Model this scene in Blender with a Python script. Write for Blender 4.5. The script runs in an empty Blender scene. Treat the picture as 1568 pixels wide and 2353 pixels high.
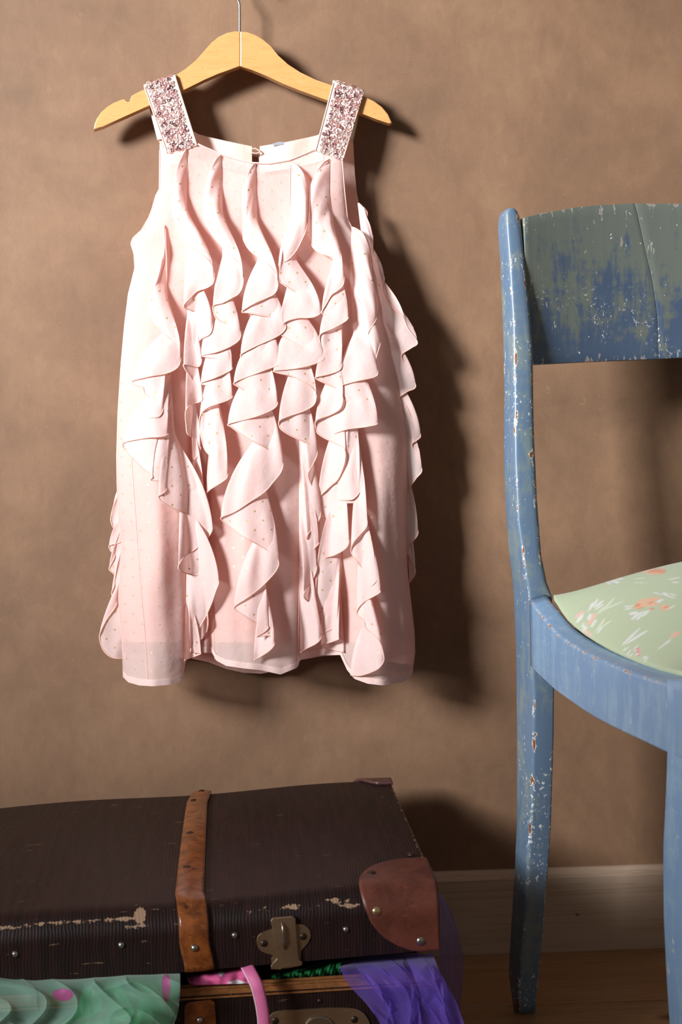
import bpy, bmesh, math, random
import numpy as np
from mathutils import Matrix, Vector

# ------------------------------------------------------------------ camera, world, lights
C = bpy.context.scene.collection
SC = bpy.context.scene
rnd = random.Random(7)
IW, IH, FPX = 1568.0, 2353.0, 3268.0
CAM = np.array([0.0, -1.68, 0.622])

def _rz(a): return np.array([[math.cos(a), -math.sin(a), 0], [math.sin(a), math.cos(a), 0], [0, 0, 1]])
def _rx(a): return np.array([[1, 0, 0], [0, math.cos(a), -math.sin(a)], [0, math.sin(a), math.cos(a)]])
MC = _rz(math.radians(-2.5)) @ _rx(math.pi / 2 + math.radians(-3.0)) @ _rz(math.radians(-1.1))
cd = bpy.data.cameras.new('camera'); cam = bpy.data.objects.new('camera', cd); C.objects.link(cam)
m4 = Matrix([list(MC[i]) + [CAM[i]] for i in range(3)] + [[0, 0, 0, 1]])
cam.matrix_world = m4
cd.sensor_fit = 'VERTICAL'; cd.sensor_height = 36; cd.sensor_width = 24; cd.lens = FPX / IH * 36
cd.clip_start = 0.02
cd.dof.use_dof = True; cd.dof.focus_distance = 1.57; cd.dof.aperture_fstop = 14
SC.camera = cam

w = bpy.data.worlds.new('world'); SC.world = w; w.use_nodes = True
bgn = w.node_tree.nodes['Background']; bgn.inputs[0].default_value = (1.0, 0.90, 0.82, 1); bgn.inputs[1].default_value = 0.17

ld = bpy.data.lights.new('window_light', 'AREA'); ld.shape = 'RECTANGLE'; ld.size = 0.8; ld.size_y = 0.9
ld.energy = 16.5; ld.color = (0.93, 0.96, 1.0); ld.spread = math.radians(35)
lo = bpy.data.objects.new('window_light', ld); C.objects.link(lo)
lo.location = (-2.55, -2.62, 1.80)
lo.rotation_euler = (Vector((-0.02, 0.0, 0.97)) - lo.location).to_track_quat('-Z', 'Y').to_euler()

SC.view_settings.view_transform = 'Standard'; SC.view_settings.look = 'None'
SC.view_settings.gamma = 1; SC.view_settings.use_curve_mapping = False
SC.view_settings.exposure = 0.0
SC.cycles.transparent_max_bounces = 24
SC.cycles.max_bounces = 8

# ------------------------------------------------------------------ helpers
def ray(px, py): return MC @ np.array([px - IW / 2, -(py - IH / 2), -FPX]) / FPX
def PY(px, py, Y):
    """point seen at that spot of the photograph, Y metres in front of the wall"""
    d = ray(px, py); return CAM + d * ((-Y - CAM[1]) / d[1])
def PZ(px, py, Z):
    d = ray(px, py); return CAM + d * ((Z - CAM[2]) / d[2])
def PP(px, py, p0, n):
    d = ray(px, py); return CAM + d * (np.dot(n, p0 - CAM) / np.dot(n, d))
def PYv(px, py, Y):
    px, py, Y = [np.asarray(a, float) for a in (px, py, Y)]
    loc = np.stack([(px - IW / 2) / FPX, -(py - IH / 2) / FPX, -np.ones_like(px)], -1)
    d = loc @ MC.T
    t = (-Y - CAM[1]) / d[..., 1]
    return CAM + d * t[..., None]
def proj(p):
    q = MC.T @ (np.asarray(p) - CAM); return IW / 2 + q[0] / -q[2] * FPX, IH / 2 - q[1] / -q[2] * FPX
def along(p0, d, px):
    """p0 + t*d such that it shows at column px"""
    a = MC.T @ (p0 - CAM); b = MC.T @ d; k = (px - IW / 2) / FPX
    return -(a[0] + k * a[2]) / (b[0] + k * b[2])

def itp(tab, x, col=1):
    t = np.asarray(tab, float); return np.interp(x, t[:, 0], t[:, col])
def catmull(P, n, closed=False, alpha=0.5):
    P = np.asarray(P, float); out = []
    N = len(P)
    for i in range(N - 1 if not closed else N):
        if closed: a, b, c, d = P[(i - 1) % N], P[i], P[(i + 1) % N], P[(i + 2) % N]
        else: a, b, c, d = P[max(i - 1, 0)], P[i], P[i + 1], P[min(i + 2, N - 1)]
        for k in range(n):
            t = k / n
            out.append(0.5 * ((2 * b) + (-a + c) * t + (2 * a - 5 * b + 4 * c - d) * t * t + (-a + 3 * b - 3 * c + d) * t ** 3))
    if not closed: out.append(P[-1])
    return np.array(out)

def srgb(r, g, b):
    f = lambda c: (c / 255 / 12.92) if c / 255 <= 0.04045 else ((c / 255 + 0.055) / 1.055) ** 2.4
    return (f(r), f(g), f(b), 1)

def link(o, parent=None, loc=None):
    C.objects.link(o)
    if parent is not None:
        o.parent = parent
        pm = Matrix.Identity(4); q = parent
        o.matrix_parent_inverse = WM[parent.name].inverted()
    WM[o.name] = Matrix.Identity(4)
    return o
WM = {}
def mk(name, V, F, mat, parent=None, smooth=True, uv=None, attrs=None, mats=None, fmat=None):
    me = bpy.data.meshes.new(name)
    me.from_pydata([tuple(v) for v in np.asarray(V, float).tolist()], [], [tuple(f) for f in F])
    if smooth: me.polygons.foreach_set('use_smooth', [True] * len(me.polygons))
    for m in (mats or [mat]): me.materials.append(m)
    if fmat is not None: me.polygons.foreach_set('material_index', list(fmat))
    if uv is not None:
        l = me.uv_layers.new(name='UVMap'); vi = np.empty(len(me.loops), int); me.loops.foreach_get('vertex_index', vi)
        l.data.foreach_set('uv', np.asarray(uv, float)[vi].astype(np.float32).ravel())
    for k, a in (attrs or {}).items():
        a = np.asarray(a, np.float32)
        if a.ndim == 1: me.attributes.new(k, 'FLOAT', 'POINT').data.foreach_set('value', a)
        else:
            me.attributes.new(k, 'FLOAT_COLOR', 'POINT').data.foreach_set('color', np.c_[a, np.ones(len(a))].astype(np.float32).ravel())
    me.update()
    o = bpy.data.objects.new(name, me)
    return link(o, parent)
def grid_faces(n, m, hole=None, wrap=False):
    F = []
    for i in range(n - 1):
        for j in range(m if wrap else m - 1):
            if hole is not None and hole[i, j]: continue
            j2 = (j + 1) % m
            F.append((i * m + j, i * m + j2, (i + 1) * m + j2, (i + 1) * m + j))
    return F
def bm_obj(name, bm, mat, parent=None, smooth=True):
    me = bpy.data.meshes.new(name); bmesh.ops.recalc_face_normals(bm, faces=bm.faces); bm.to_mesh(me); bm.free()
    if smooth: me.polygons.foreach_set('use_smooth', [True] * len(me.polygons))
    me.materials.append(mat)
    return link(bpy.data.objects.new(name, me), parent)
def empty(name, loc, label, cat, group=None):
    o = bpy.data.objects.new(name, None); C.objects.link(o); o.location = loc; o.empty_display_size = 0.05
    WM[o.name] = Matrix.Translation(Vector(loc)); tag(o, label, cat, group); return o
def tag(o, label=None, cat=None, group=None, kind=None):
    if label: o['label'] = label
    if cat: o['category'] = cat
    if group: o['group'] = group
    if kind: o['kind'] = kind
    return o
def tube(name, pts, r, mat, parent=None, seg=8, closed=False):
    P = np.asarray(pts, float); n = len(P); r = np.broadcast_to(np.asarray(r, float), (n,))
    T = np.gradient(P, axis=0); T /= np.linalg.norm(T, axis=1)[:, None] + 1e-12
    up = np.array([0.3, -0.9, 0.2]); V = []
    nrm = np.cross(T[0], up); nrm /= np.linalg.norm(nrm)
    for i in range(n):
        nrm = nrm - T[i] * np.dot(nrm, T[i]); nrm /= np.linalg.norm(nrm); b = np.cross(T[i], nrm)
        for k in range(seg):
            a = 2 * math.pi * k / seg; V.append(P[i] + r[i] * (math.cos(a) * nrm + math.sin(a) * b))
    F = grid_faces(n, seg, wrap=True)
    F.append(tuple(range(seg))[::-1]); F.append(tuple((n - 1) * seg + k for k in range(seg)))
    return mk(name, V, F, mat, parent)
def box(name, lo_, hi_, mat, parent=None, bev=0.0, seg=2, smooth=False):
    bm = bmesh.new(); bmesh.ops.create_cube(bm, size=1)
    lo_, hi_ = Vector(lo_), Vector(hi_)
    for v in bm.verts: v.co = Vector((lo_[i] if v.co[i] < 0 else hi_[i] for i in range(3)))
    if bev > 0: bmesh.ops.bevel(bm, geom=bm.edges[:], offset=bev, segments=seg, affect='EDGES', profile=0.5)
    return bm_obj(name, bm, mat, parent, smooth)
def slab(name, pts, back, mat, parent=None, bev=0.001, seg=2, smooth=True):
    """outline of 3-D points, thickened by vector back, edges rounded"""
    bm = bmesh.new(); n = len(pts)
    a = [bm.verts.new(Vector(p)) for p in pts]; b = [bm.verts.new(Vector(np.asarray(p) + back)) for p in pts]
    f1 = bm.faces.new(a); f2 = bm.faces.new(b[::-1])
    for i in range(n): bm.faces.new((a[i], b[i], b[(i + 1) % n], a[(i + 1) % n]))
    if bev > 0: bmesh.ops.bevel(bm, geom=list(set(list(f1.edges) + list(f2.edges))), offset=bev, segments=seg, affect='EDGES', profile=0.5, clamp_overlap=True)
    bmesh.ops.triangulate(bm, faces=[f for f in bm.faces if len(f.verts) > 4])
    o = bm_obj(name, bm, mat, parent, False)
    return o
def dome(name, p, n, r, h, mat, parent=None, rings=4, seg=14):
    n = np.asarray(n, float) / np.linalg.norm(n); a = np.cross(n, [0.1, 0.2, 0.97]); a /= np.linalg.norm(a); b = np.cross(n, a)
    V = []; F = []
    for i in range(rings):
        t = i / rings * math.pi / 2
        for k in range(seg):
            q = 2 * math.pi * k / seg; V.append(p + r * math.cos(t) * (math.cos(q) * a + math.sin(q) * b) + n * h * math.sin(t))
    V.append(p + n * h); F = grid_faces(rings, seg, wrap=True)
    t = len(V) - 1
    for k in range(seg): F.append(((rings - 1) * seg + k, (rings - 1) * seg + (k + 1) % seg, t))
    return mk(name, V, F, mat, parent)

# ------------------------------------------------------------------ materials
class NT:
    def __init__(s, name):
        s.m = bpy.data.materials.new(name); s.m.use_nodes = True; s.t = s.m.node_tree; s.t.nodes.clear()
        s.out = s.t.nodes.new('ShaderNodeOutputMaterial')
    def n(s, typ, ins=None, **kw):
        x = s.t.nodes.new('ShaderNode' + typ)
        for k, v in kw.items(): setattr(x, k, v)
        for k, v in (ins or {}).items():
            if isinstance(v, bpy.types.NodeSocket): s.t.links.new(v, x.inputs[k])
            elif v is not None: x.inputs[k].default_value = v
        return x
    def math(s, op, a, b=0.0, c=0.0, clamp=False): return s.n('Math', {0: a, 1: b, 2: c}, operation=op, use_clamp=clamp).outputs[0]
    def mix(s, f, a, b, mode='MIX'):
        x = s.n('Mix', {0: f, 6: a, 7: b}, data_type='RGBA', blend_type=mode); return x.outputs[2]
    def noise(s, vec, scale, detail=3, rough=0.55, dist=0.0): return s.n('TexNoise', {'Vector': vec, 'Scale': scale, 'Detail': detail, 'Roughness': rough, 'Distortion': dist}).outputs[0]
    def obj(s): return s.n('TexCoord').outputs['Object']
    def scale(s, vec, v): return s.n('Mapping', {'Vector': vec, 'Scale': v}).outputs[0]
    def step(s, v, lo, hi): return s.n('MapRange', {0: v, 1: lo, 2: hi}, interpolation_type='SMOOTHSTEP').outputs[0]
    def ramp(s, v, stops):
        r = s.n('ValToRGB', {0: v}); e = r.color_ramp.elements
        while len(e) < len(stops): e.new(0.5)
        for q, (p, c) in zip(e, stops): q.position = p; q.color = c
        return r.outputs[0]
    def attr(s, k): return s.n('Attribute', attribute_name=k)
    def bump(s, h, strength=0.3, dist=0.001): return s.n('Bump', {'Height': h, 'Strength': strength, 'Distance': dist}).outputs[0]
    def bsdf(s, col, rough=0.5, metal=0.0, normal=None, spec=0.5, coat=0.0, sheen=0.0):
        b = s.n('BsdfPrincipled', {'Base Color': col, 'Roughness': rough, 'Metallic': metal, 'Specular IOR Level': spec, 'Coat Weight': coat, 'Sheen Weight': sheen})
        if normal is not None: s.t.links.new(normal, b.inputs['Normal'])
        return b.outputs[0]
    def done(s, sh): s.t.links.new(sh, s.out.inputs[0]); return s.m

def simple(name, col, rough=0.5, metal=0.0, bump=0.0, bs=300, coat=0.0, var=0.0):
    t = NT(name); o = t.obj(); c = col
    if var: c = t.mix(t.math('MULTIPLY', t.noise(o, bs * 0.1, 4), var), col, (col[0] * 0.3, col[1] * 0.25, col[2] * 0.22, 1))
    return t.done(t.bsdf(c, rough, metal, t.bump(t.noise(o, bs, 3), bump) if bump else None, coat=coat))

def mat_wall():
    t = NT('brown_wallpaper'); o = t.obj()
    a = t.noise(o, 5, 6, 0.62, 0.4); b = t.noise(t.scale(o, (1.5, 1, 0.8)), 38, 6, 0.7, 0.6); c = t.noise(o, 420, 2, 0.6)
    v = t.math('ADD', t.math('MULTIPLY', a, 0.75), t.math('MULTIPLY', b, 0.25))
    col = t.ramp(v, [(0.34, srgb(116, 88, 66)), (0.5, srgb(133, 101, 76)), (0.66, srgb(150, 116, 88))])
    scr = t.step(t.noise(t.scale(o, (1, 1, 1)), 95, 5, 0.75, 1.5), 0.62, 0.72)
    col = t.mix(t.math('MULTIPLY', scr, 0.5), col, srgb(158, 124, 97))
    col = t.mix(t.math('MULTIPLY', c, 0.22), col, srgb(90, 64, 48))
    sp = t.step(t.noise(o, 60, 2, 0.5), 0.785, 0.80)
    col = t.mix(sp, col, srgb(205, 190, 175))
    return t.done(t.bsdf(col, 0.62, 0, t.bump(t.noise(o, 700, 3), 0.25, 0.0006), spec=0.35))
def mat_pine(name, c1, c2, c3, rough=0.5, knots=True, sc=(1.2, 14, 14)):
    t = NT(name); o = t.obj(); rn = t.n('ObjectInfo').outputs['Random']
    sc = (sc[0] * 0.45, sc[1], sc[2]); off = t.n('VectorMath', {0: o, 1: t.n('CombineXYZ', {0: t.math('MULTIPLY', rn, 9.0), 1: t.math('MULTIPLY', rn, 3.0)}).outputs[0]}, operation='ADD').outputs[0]
    m = t.scale(off, sc)
    g = t.noise(m, 3.0, 5, 0.6, 0.6)
    wv = t.math('FRACT', t.math('MULTIPLY', g, 9.0))
    line = t.math('MULTIPLY', t.step(wv, 0.6, 0.95), 0.35)
    col = t.mix(t.noise(m, 1.3, 3), c1, c2)
    col = t.mix(line, col, c3)
    if knots:
        k = t.n('TexVoronoi', {'Vector': t.scale(off, (3.0, 6.5, 6.5)), 'Scale': 1.6}).outputs['Distance']
        col = t.mix(t.step(k, 0.16, 0.06), col, (c3[0] * 0.45, c3[1] * 0.4, c3[2] * 0.35, 1))
    return t.done(t.bsdf(col, rough, 0, t.bump(g, 0.15, 0.002)))
def dots(t, uv, pitch, r):
    s = t.n('VectorMath', {0: uv, 3: 1.0 / pitch}, operation='SCALE').outputs[0]
    def cell(off):
        a = t.n('VectorMath', {0: s, 1: (off, off, 0)}, operation='ADD').outputs[0]
        f = t.n('VectorMath', {0: a}, operation='FRACTION').outputs[0]
        d = t.n('VectorMath', {0: f, 1: (0.5, 0.5, 0)}, operation='SUBTRACT').outputs[0]
        return t.n('VectorMath', {0: d}, operation='LENGTH').outputs['Value']
    return t.step(t.math('MINIMUM', cell(0.0), cell(0.5)), r / pitch * 1.12, r / pitch * 0.85)
def mat_chiffon(name, col, alpha, dotpitch=0.0205, foil=True, trans=0.4, tcol=None):
    t = NT(name); uv = t.n('UVMap').outputs[0]; o = t.obj()
    c = t.mix(t.math('MULTIPLY', t.noise(o, 900, 2), 0.10), col, srgb(228, 184, 174))
    weave = t.noise(t.scale(uv, (1, 1, 1)), 1500, 2)
    nb = t.bump(t.noise(o, 55, 3, 0.5), 0.35, 0.004)
    cloth = t.n('MixShader', {0: trans, 1: t.bsdf(c, 0.75, 0, nb, spec=0.2, sheen=0.15), 2: t.n('BsdfTranslucent', {'Color': tcol or col, 'Normal': nb}).outputs[0]}).outputs[0]
    a = t.math('ADD', alpha, t.math('MULTIPLY', t.math('SUBTRACT', weave, 0.5), 0.3), clamp=True)
    sh = t.n('MixShader', {0: a, 1: t.n('BsdfTransparent').outputs[0], 2: cloth}).outputs[0]
    if foil:
        d = t.math('MULTIPLY', dots(t, uv, dotpitch, 0.00125), t.attr('foil').outputs['Fac'])
        g = t.bsdf(srgb(206, 172, 118), 0.4, 0.45)
        sh = t.n('MixShader', {0: d, 1: sh, 2: g}).outputs[0]
    return t.done(sh)

M = {}
M['wall'] = mat_wall()
M['skirting'] = mat_pine('pale_pine', srgb(186, 160, 138), srgb(204, 178, 154), srgb(160, 128, 100), 0.5, False, (0.7, 9, 9))
M['floor'] = mat_pine('floor_pine', srgb(150, 112, 76), srgb(168, 128, 88), srgb(104, 70, 42), 0.38, True)
M['chiffon'] = mat_chiffon('chiffon_ruffle', srgb(246, 222, 216), 0.88, trans=0.30, tcol=srgb(250, 192, 176))
M['outer'] = mat_chiffon('chiffon_skirt', srgb(244, 216, 208), 0.74, trans=0.28, tcol=srgb(250, 184, 166))
M['hem'] = mat_chiffon('hem_fabric', srgb(238, 208, 200), 0.98, foil=False, trans=0.2)
M['lining'] = mat_chiffon('lining_fabric', srgb(244, 206, 192), 1.0, foil=False, trans=0.25, tcol=srgb(252, 180, 156))
M['facing'] = mat_chiffon('facing_fabric', srgb(240, 222, 208), 1.0, foil=False, trans=0.2)
M['thread'] = simple('stitching_thread', srgb(240, 188, 172), 0.7, bump=0.6, bs=1400)
M['thread_dark'] = simple('seam_thread', srgb(224, 176, 162), 0.8)
M['sequin1'] = simple('sequin_rose', srgb(236, 186, 184), 0.25, 0.7)
M['sequin2'] = simple('sequin_pale', srgb(252, 230, 226), 0.2, 0.6)
M['sequin3'] = simple('sequin_dusky', srgb(166, 112, 118), 0.28, 0.85)
def mat_hanger():
    t = NT('hanger_wood'); o = t.obj(); m = t.scale(o, (3, 10, 22))
    g = t.noise(m, 5, 5, 0.6, 0.4)
    col = t.mix(g, srgb(200, 144, 84), srgb(222, 168, 106)); wv = t.math('FRACT', t.math('MULTIPLY', g, 7))
    col = t.mix(t.math('MULTIPLY', t.step(wv, 0.7, 0.98), 0.35), col, srgb(190, 128, 66))
    return t.done(t.bsdf(col, 0.35, 0, t.bump(g, 0.05), coat=0.25))
M['hanger'] = mat_hanger()
M['chrome'] = simple('chrome_wire', srgb(205, 205, 205), 0.2, 1.0)
M['nail'] = simple('steel_nail', srgb(150, 145, 138), 0.35, 1.0)

def mat_paint(name, blue, grey, gz=None, brown=1.0, white=1.0, gl=0.34):
    """old blue paint: grey-green top coat worn off, white and brown chips"""
    t = NT(name); o = t.obj(); z = t.n('SeparateXYZ', {0: o}).outputs[2]
    s = t.noise(t.scale(o, (48, 48, 15)), 1.0, 9, 0.76, 0.3)
    s2 = t.noise(t.scale(o, (8, 8, 30)), 2.2, 5, 0.6)
    mask = t.math('ADD', t.math('MULTIPLY', s, 0.8), t.math('MULTIPLY', s2, 0.25))
    if gz is not None: mask = t.math('ADD', mask, t.math('MULTIPLY', t.math('SUBTRACT', z, gz[0]), gz[1]))
    gm = t.step(mask, 0.49, 0.62)
    b = t.mix(t.noise(o, 14, 4), blue, (blue[0] * 0.78, blue[1] * 0.82, blue[2] * 0.90, 1))
    col = t.mix(gm, b, grey)
    fl = t.math('MULTIPLY', t.step(t.math('ADD', t.noise(o, 230, 4, 0.7), t.math('MULTIPLY', t.attr('edge').outputs['Fac'], 0.05)), 0.60, 0.64), t.step(t.noise(o, 11, 2), 0.53, 0.62))
    if gz is not None: fl = t.math('MULTIPLY', fl, t.step(z, gz[2] + 0.03, gz[2] - 0.02))
    sp = t.step(t.noise(o, 170, 2, 0.6), 0.735, 0.75)
    fl = t.math('MULTIPLY', t.math('MAXIMUM', fl, sp), white, clamp=True)
    col = t.mix(fl, col, srgb(226, 228, 226))
    e = t.attr('edge').outputs['Fac']
    en = t.noise(t.scale(o, (1, 1, 0.4)), 120, 4, 0.65)
    wv = t.math('ADD', en, t.math('MULTIPLY', e, 0.11))
    wh = t.math('MULTIPLY', t.step(wv, 0.665, 0.68), brown)
    br = t.math('MULTIPLY', t.step(wv, 0.695, 0.71), brown)
    col = t.mix(wh, col, srgb(222, 220, 212)); col = t.mix(br, col, srgb(132, 72, 38))
    h = t.math('SUBTRACT', t.noise(t.scale(o, (90, 90, 8)), 1.0, 3), t.math('MULTIPLY', t.math('MAXIMUM', fl, wh), 0.9))
    return t.done(t.bsdf(col, gl, 0, t.bump(h, 0.22, 0.0012), spec=0.5))
M['crest'] = mat_paint('crest_paint', srgb(82, 98, 120), srgb(112, 118, 108), (0.745, 1.5, 0.765), 0.5)
M['post'] = mat_paint('post_paint', srgb(106, 128, 150), srgb(122, 137, 139), None, 1.0)
M['frame_paint'] = mat_paint('rail_paint', srgb(134, 163, 192), srgb(142, 169, 192), None, 0.8, 0.25)
def mat_cushion():
    t = NT('cushion_fabric'); o = t.obj(); c = t.attr('print').outputs['Color']
    c = t.mix(t.math('MULTIPLY', t.noise(o, 800, 2), 0.14), c, srgb(150, 165, 130))
    return t.done(t.bsdf(c, 0.85, 0, t.bump(t.noise(t.scale(o, (1, 1, 1)), 1300, 2), 0.5, 0.0006), sheen=0.2, spec=0.2))
M['cushion'] = mat_cushion()
def mat_case():
    t = NT('suitcase_leatherette'); o = t.obj(); uv = t.n('UVMap').outputs[0]
    sx = t.n('SeparateXYZ', {0: uv}); d = t.noise(t.scale(uv, (160, 14, 1)), 1.0, 3, 0.6, 0.6)
    wv = t.math('SINE', t.math('ADD', t.math('MULTIPLY', sx.outputs[0], 2200.0), t.math('MULTIPLY', t.noise(uv, 40, 3), 14.0)))
    h = t.math('ADD', t.math('MULTIPLY', wv, 0.35), t.math('MULTIPLY', d, 0.8))
    col = t.mix(t.step(d, 0.35, 0.7), srgb(27, 13, 11), srgb(42, 22, 19))
    sc = t.step(t.noise(t.scale(uv, (7, 55, 1)), 4.0, 5, 0.7), 0.65, 0.68)
    col = t.mix(t.math('MULTIPLY', sc, 0.6), col, srgb(150, 120, 90))
    wn = t.math('ADD', t.attr('wear').outputs['Fac'], t.math('MULTIPLY', t.math('SUBTRACT', t.noise(uv, 130, 5, 0.7), 0.5), 1.9))
    wr = t.step(wn, 0.72, 0.80)
    col = t.mix(wr, col, srgb(164, 132, 106))
    return t.done(t.bsdf(col, t.math('ADD', 0.52, t.math('MULTIPLY', wr, 0.3)), 0, t.bump(h, 0.35, 0.0007), spec=0.3))
M['case'] = mat_case()
def mat_leather(name, c1, c2, rough=0.35, sc=40):
    t = NT(name); o = t.obj(); n = t.noise(o, sc, 6, 0.7, 0.5)
    col = t.mix(t.step(n, 0.35, 0.65), c1, c2)
    col = t.mix(t.math('MULTIPLY', t.step(t.noise(t.scale(o, (1, 1, 3)), 90, 4, 0.7), 0.60, 0.68), 0.5), col, (c2[0] * 1.7, c2[1] * 1.6, c2[2] * 1.5, 1))
    col = t.mix(t.step(t.noise(o, 65, 3), 0.63, 0.72), col, (c1[0] * 0.35, c1[1] * 0.3, c1[2] * 0.3, 1))
    return t.done(t.bsdf(col, rough, 0, t.bump(n, 0.2, 0.001)))
M['corner'] = mat_leather('corner_leather', srgb(84, 42, 31), srgb(108, 57, 42), 0.42, 30)
M['corner_dark'] = mat_leather('dark_corner_leather', srgb(70, 44, 42), srgb(88, 56, 52), 0.4, 40)
M['strap'] = mat_leather('strap_leather', srgb(102, 54, 25), srgb(144, 80, 37), 0.22, 55)
M['rim'] = mat_leather('rim_wood', srgb(132, 84, 46), srgb(170, 112, 64), 0.4, 60)
M['steel'] = simple('rivet_steel', srgb(176, 170, 158), 0.28, 1.0, 0.2, 500)
M['steel_dark'] = simple('tarnished_rivet', srgb(84, 72, 62), 0.4, 1.0, 0.3, 500)
M['brass'] = simple('old_brass', srgb(186, 160, 128), 0.36, 0.85, 0.25, 260, var=0.8)
M['brass2'] = simple('bright_rivet_brass', srgb(222, 200, 150), 0.25, 1.0)
M['inside'] = simple('case_inside', srgb(58, 44, 36), 0.8)
def mat_tulle(name, c, base=0.30, pitch=0.0016, trans=0.5, dotattr=False, dotc=None):
    t = NT(name); uv = t.n('UVMap').outputs[0]; s = t.n('SeparateXYZ', {0: uv})
    w1 = t.step(t.math('ABSOLUTE', t.math('SINE', t.math('MULTIPLY', t.math('ADD', s.outputs[1], t.math('MULTIPLY', t.noise(uv, 12, 2), 0.006)), math.pi / pitch))), 0.55, 0.95)
    a = t.math('ADD', base, t.math('MULTIPLY', w1, 0.16))
    lw = t.n('LayerWeight', {'Blend': 0.35}).outputs['Facing']
    a = t.math('ADD', a, t.math('MULTIPLY', t.math('POWER', lw, 1.6), 0.75), clamp=True)
    col = c
    if dotattr:
        da = t.attr('spot').outputs['Fac']; col = t.mix(da, c, dotc); a = t.math('MAXIMUM', a, t.math('MULTIPLY', da, 0.8))
    cl = t.n('MixShader', {0: trans, 1: t.bsdf(col, 0.5, 0, spec=0.4, sheen=0.3), 2: t.n('BsdfTranslucent', {'Color': col}).outputs[0]}).outputs[0]
    return t.done(t.n('MixShader', {0: a, 1: t.n('BsdfTransparent').outputs[0], 2: cl}).outputs[0])
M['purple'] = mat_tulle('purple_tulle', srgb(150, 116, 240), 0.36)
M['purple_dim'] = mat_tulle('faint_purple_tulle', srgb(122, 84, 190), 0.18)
M['mint'] = mat_tulle('mint_organza', srgb(176, 220, 200), 0.48, 0.0012, 0.4, True, srgb(235, 120, 190))
def mat_satin():
    t = NT('green_satin'); o = t.obj()
    return t.done(t.bsdf(t.mix(t.noise(o, 30, 3), srgb(30, 150, 84), srgb(80, 205, 130)), 0.4, 0, t.bump(t.noise(o, 24, 3), 0.5, 0.004), sheen=0.4))
M['satin'] = mat_satin()
M['fluff'] = simple('green_fluff', srgb(12, 128, 66), 0.9, 0, 1.0, 500, var=0.6)
def mat_stripe():
    t = NT('pink_striped_cotton'); uv = t.n('UVMap').outputs[0]; s = t.n('SeparateXYZ', {0: uv})
    v = t.math('SINE', t.math('MULTIPLY', t.math('ADD', s.outputs[0], s.outputs[1]), 1500.0))
    c = t.mix(t.step(v, -0.2, 0.3), srgb(214, 40, 120), srgb(240, 130, 178))
    c = t.mix(t.attr('spot').outputs['Fac'], c, srgb(240, 236, 236))
    return t.done(t.bsdf(c, 0.7))
M['stripe'] = mat_stripe()
M['ribbon'] = simple('pink_ribbon', srgb(232, 120, 170), 0.55, 0, 0.3, 900)
M['ribbon_edge'] = simple('ribbon_stitching', srgb(250, 205, 222), 0.7, 0, 0.6, 1200)
M['slot'] = simple('dark_iron', srgb(60, 52, 46), 0.4, 0.9)

# ------------------------------------------------------------------ setting: wall, skirting, floor
wall = box('wall_back', (-3.0, 0.004, -0.02), (2.5, 0.12, 2.4), M['wall']); tag(wall, kind='structure', label='brown mottled papered wall')
SEAM = 0.0843
for k in range(-4, 5):
    x0 = SEAM + 0.53 * k
    if x0 + 0.53 > 2.5 or x0 < -2.5: continue
    box('wallpaper_strip', (x0, 0.0001 * (k % 2), 0.0), (x0 + 0.53, 0.005, 2.39), M['wall'], wall, 0.0)
# skirting board: cross-section with a chamfered top
prof = [(-0.0, 0.0), (-0.014, 0.0), (-0.014, 0.090), (-0.0125, 0.0925), (-0.004, 0.099), (0.0, 0.099)]
V = []; 
for x in (-2.6, 2.45):
    for (y, z) in prof: V.append((x, y, z))
n = len(prof); F = [(i, (i + 1) % n, n + (i + 1) % n, n + i) for i in range(n)] + [tuple(range(n))[::-1], tuple(range(n, 2 * n))]
sk = mk('baseboard_back', V, F, M['skirting'], smooth=False); tag(sk, kind='structure', label='pale pine skirting board along the foot of the wall')
pn = PY(1328, 2100, 0.0142); dome('nail_head', pn, (0, -1, 0), 0.0022, 0.0008, M['nail'], sk)
floor = box('floor', (-3.0, -2.6, -0.06), (2.5, 0.1, -0.021), M['floor']); tag(floor, kind='structure', label='pine plank floor')
yy = -0.0; wds = [0.052, 0.118, 0.118, 0.118, 0.118, 0.118, 0.118, 0.118, 0.118, 0.118, 0.118, 0.118, 0.118, 0.118, 0.118, 0.118, 0.118, 0.118, 0.118, 0.118]
for wd in wds:
    box('floor_plank', (-2.6, yy - wd + 0.0006, -0.021), (2.45, yy - 0.0006, 0.0), M['floor'], floor, 0.0012, 1); yy -= wd

# ------------------------------------------------------------------ nail and hanger
nl = PY(553, -84, 0.0)
nail = tube('wall_nail', [(nl[0], 0.002, nl[2]), (nl[0], -0.02, nl[2] + 0.001), (nl[0], -0.052, nl[2] + 0.003)], 0.0016, M['nail'])
tag(nail, 'steel nail in the brown wall above the picture, holding the hanger hook', 'nail')
hang = empty('clothes_hanger', tuple(PY(552, 110, 0.031)), 'pale wooden clothes hanger with a metal hook, hanging through the dress straps', 'hanger')
top_l = [(215, 298), (217, 285), (223, 271), (233, 257), (247, 245), (262, 236), (278, 229), (287, 227), (291, 237), (299, 236), (302, 220), (311, 215), (335, 204), (372, 190), (405, 175), (428, 157), (452, 137), (471, 115), (487, 97), (503, 84), (522, 75), (540, 72), (552, 72)]
bot_l = [(552, 152), (528, 160), (500, 170), (468, 184), (430, 203), (380, 226), (330, 248), (270, 275), (235, 291)]
top_r = [(552, 72), (568, 74), (588, 80), (606, 91), (622, 106), (640, 128), (662, 148), (690, 166), (725, 183), (765, 197), (805, 210), (838, 222), (860, 232), (878, 245), (892, 262), (901, 282)]
bot_r = [(895, 284), (868, 275), (830, 260), (790, 243), (740, 226), (690, 208), (650, 192), (612, 174), (580, 161), (552, 152)]
HY = 0.038
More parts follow.
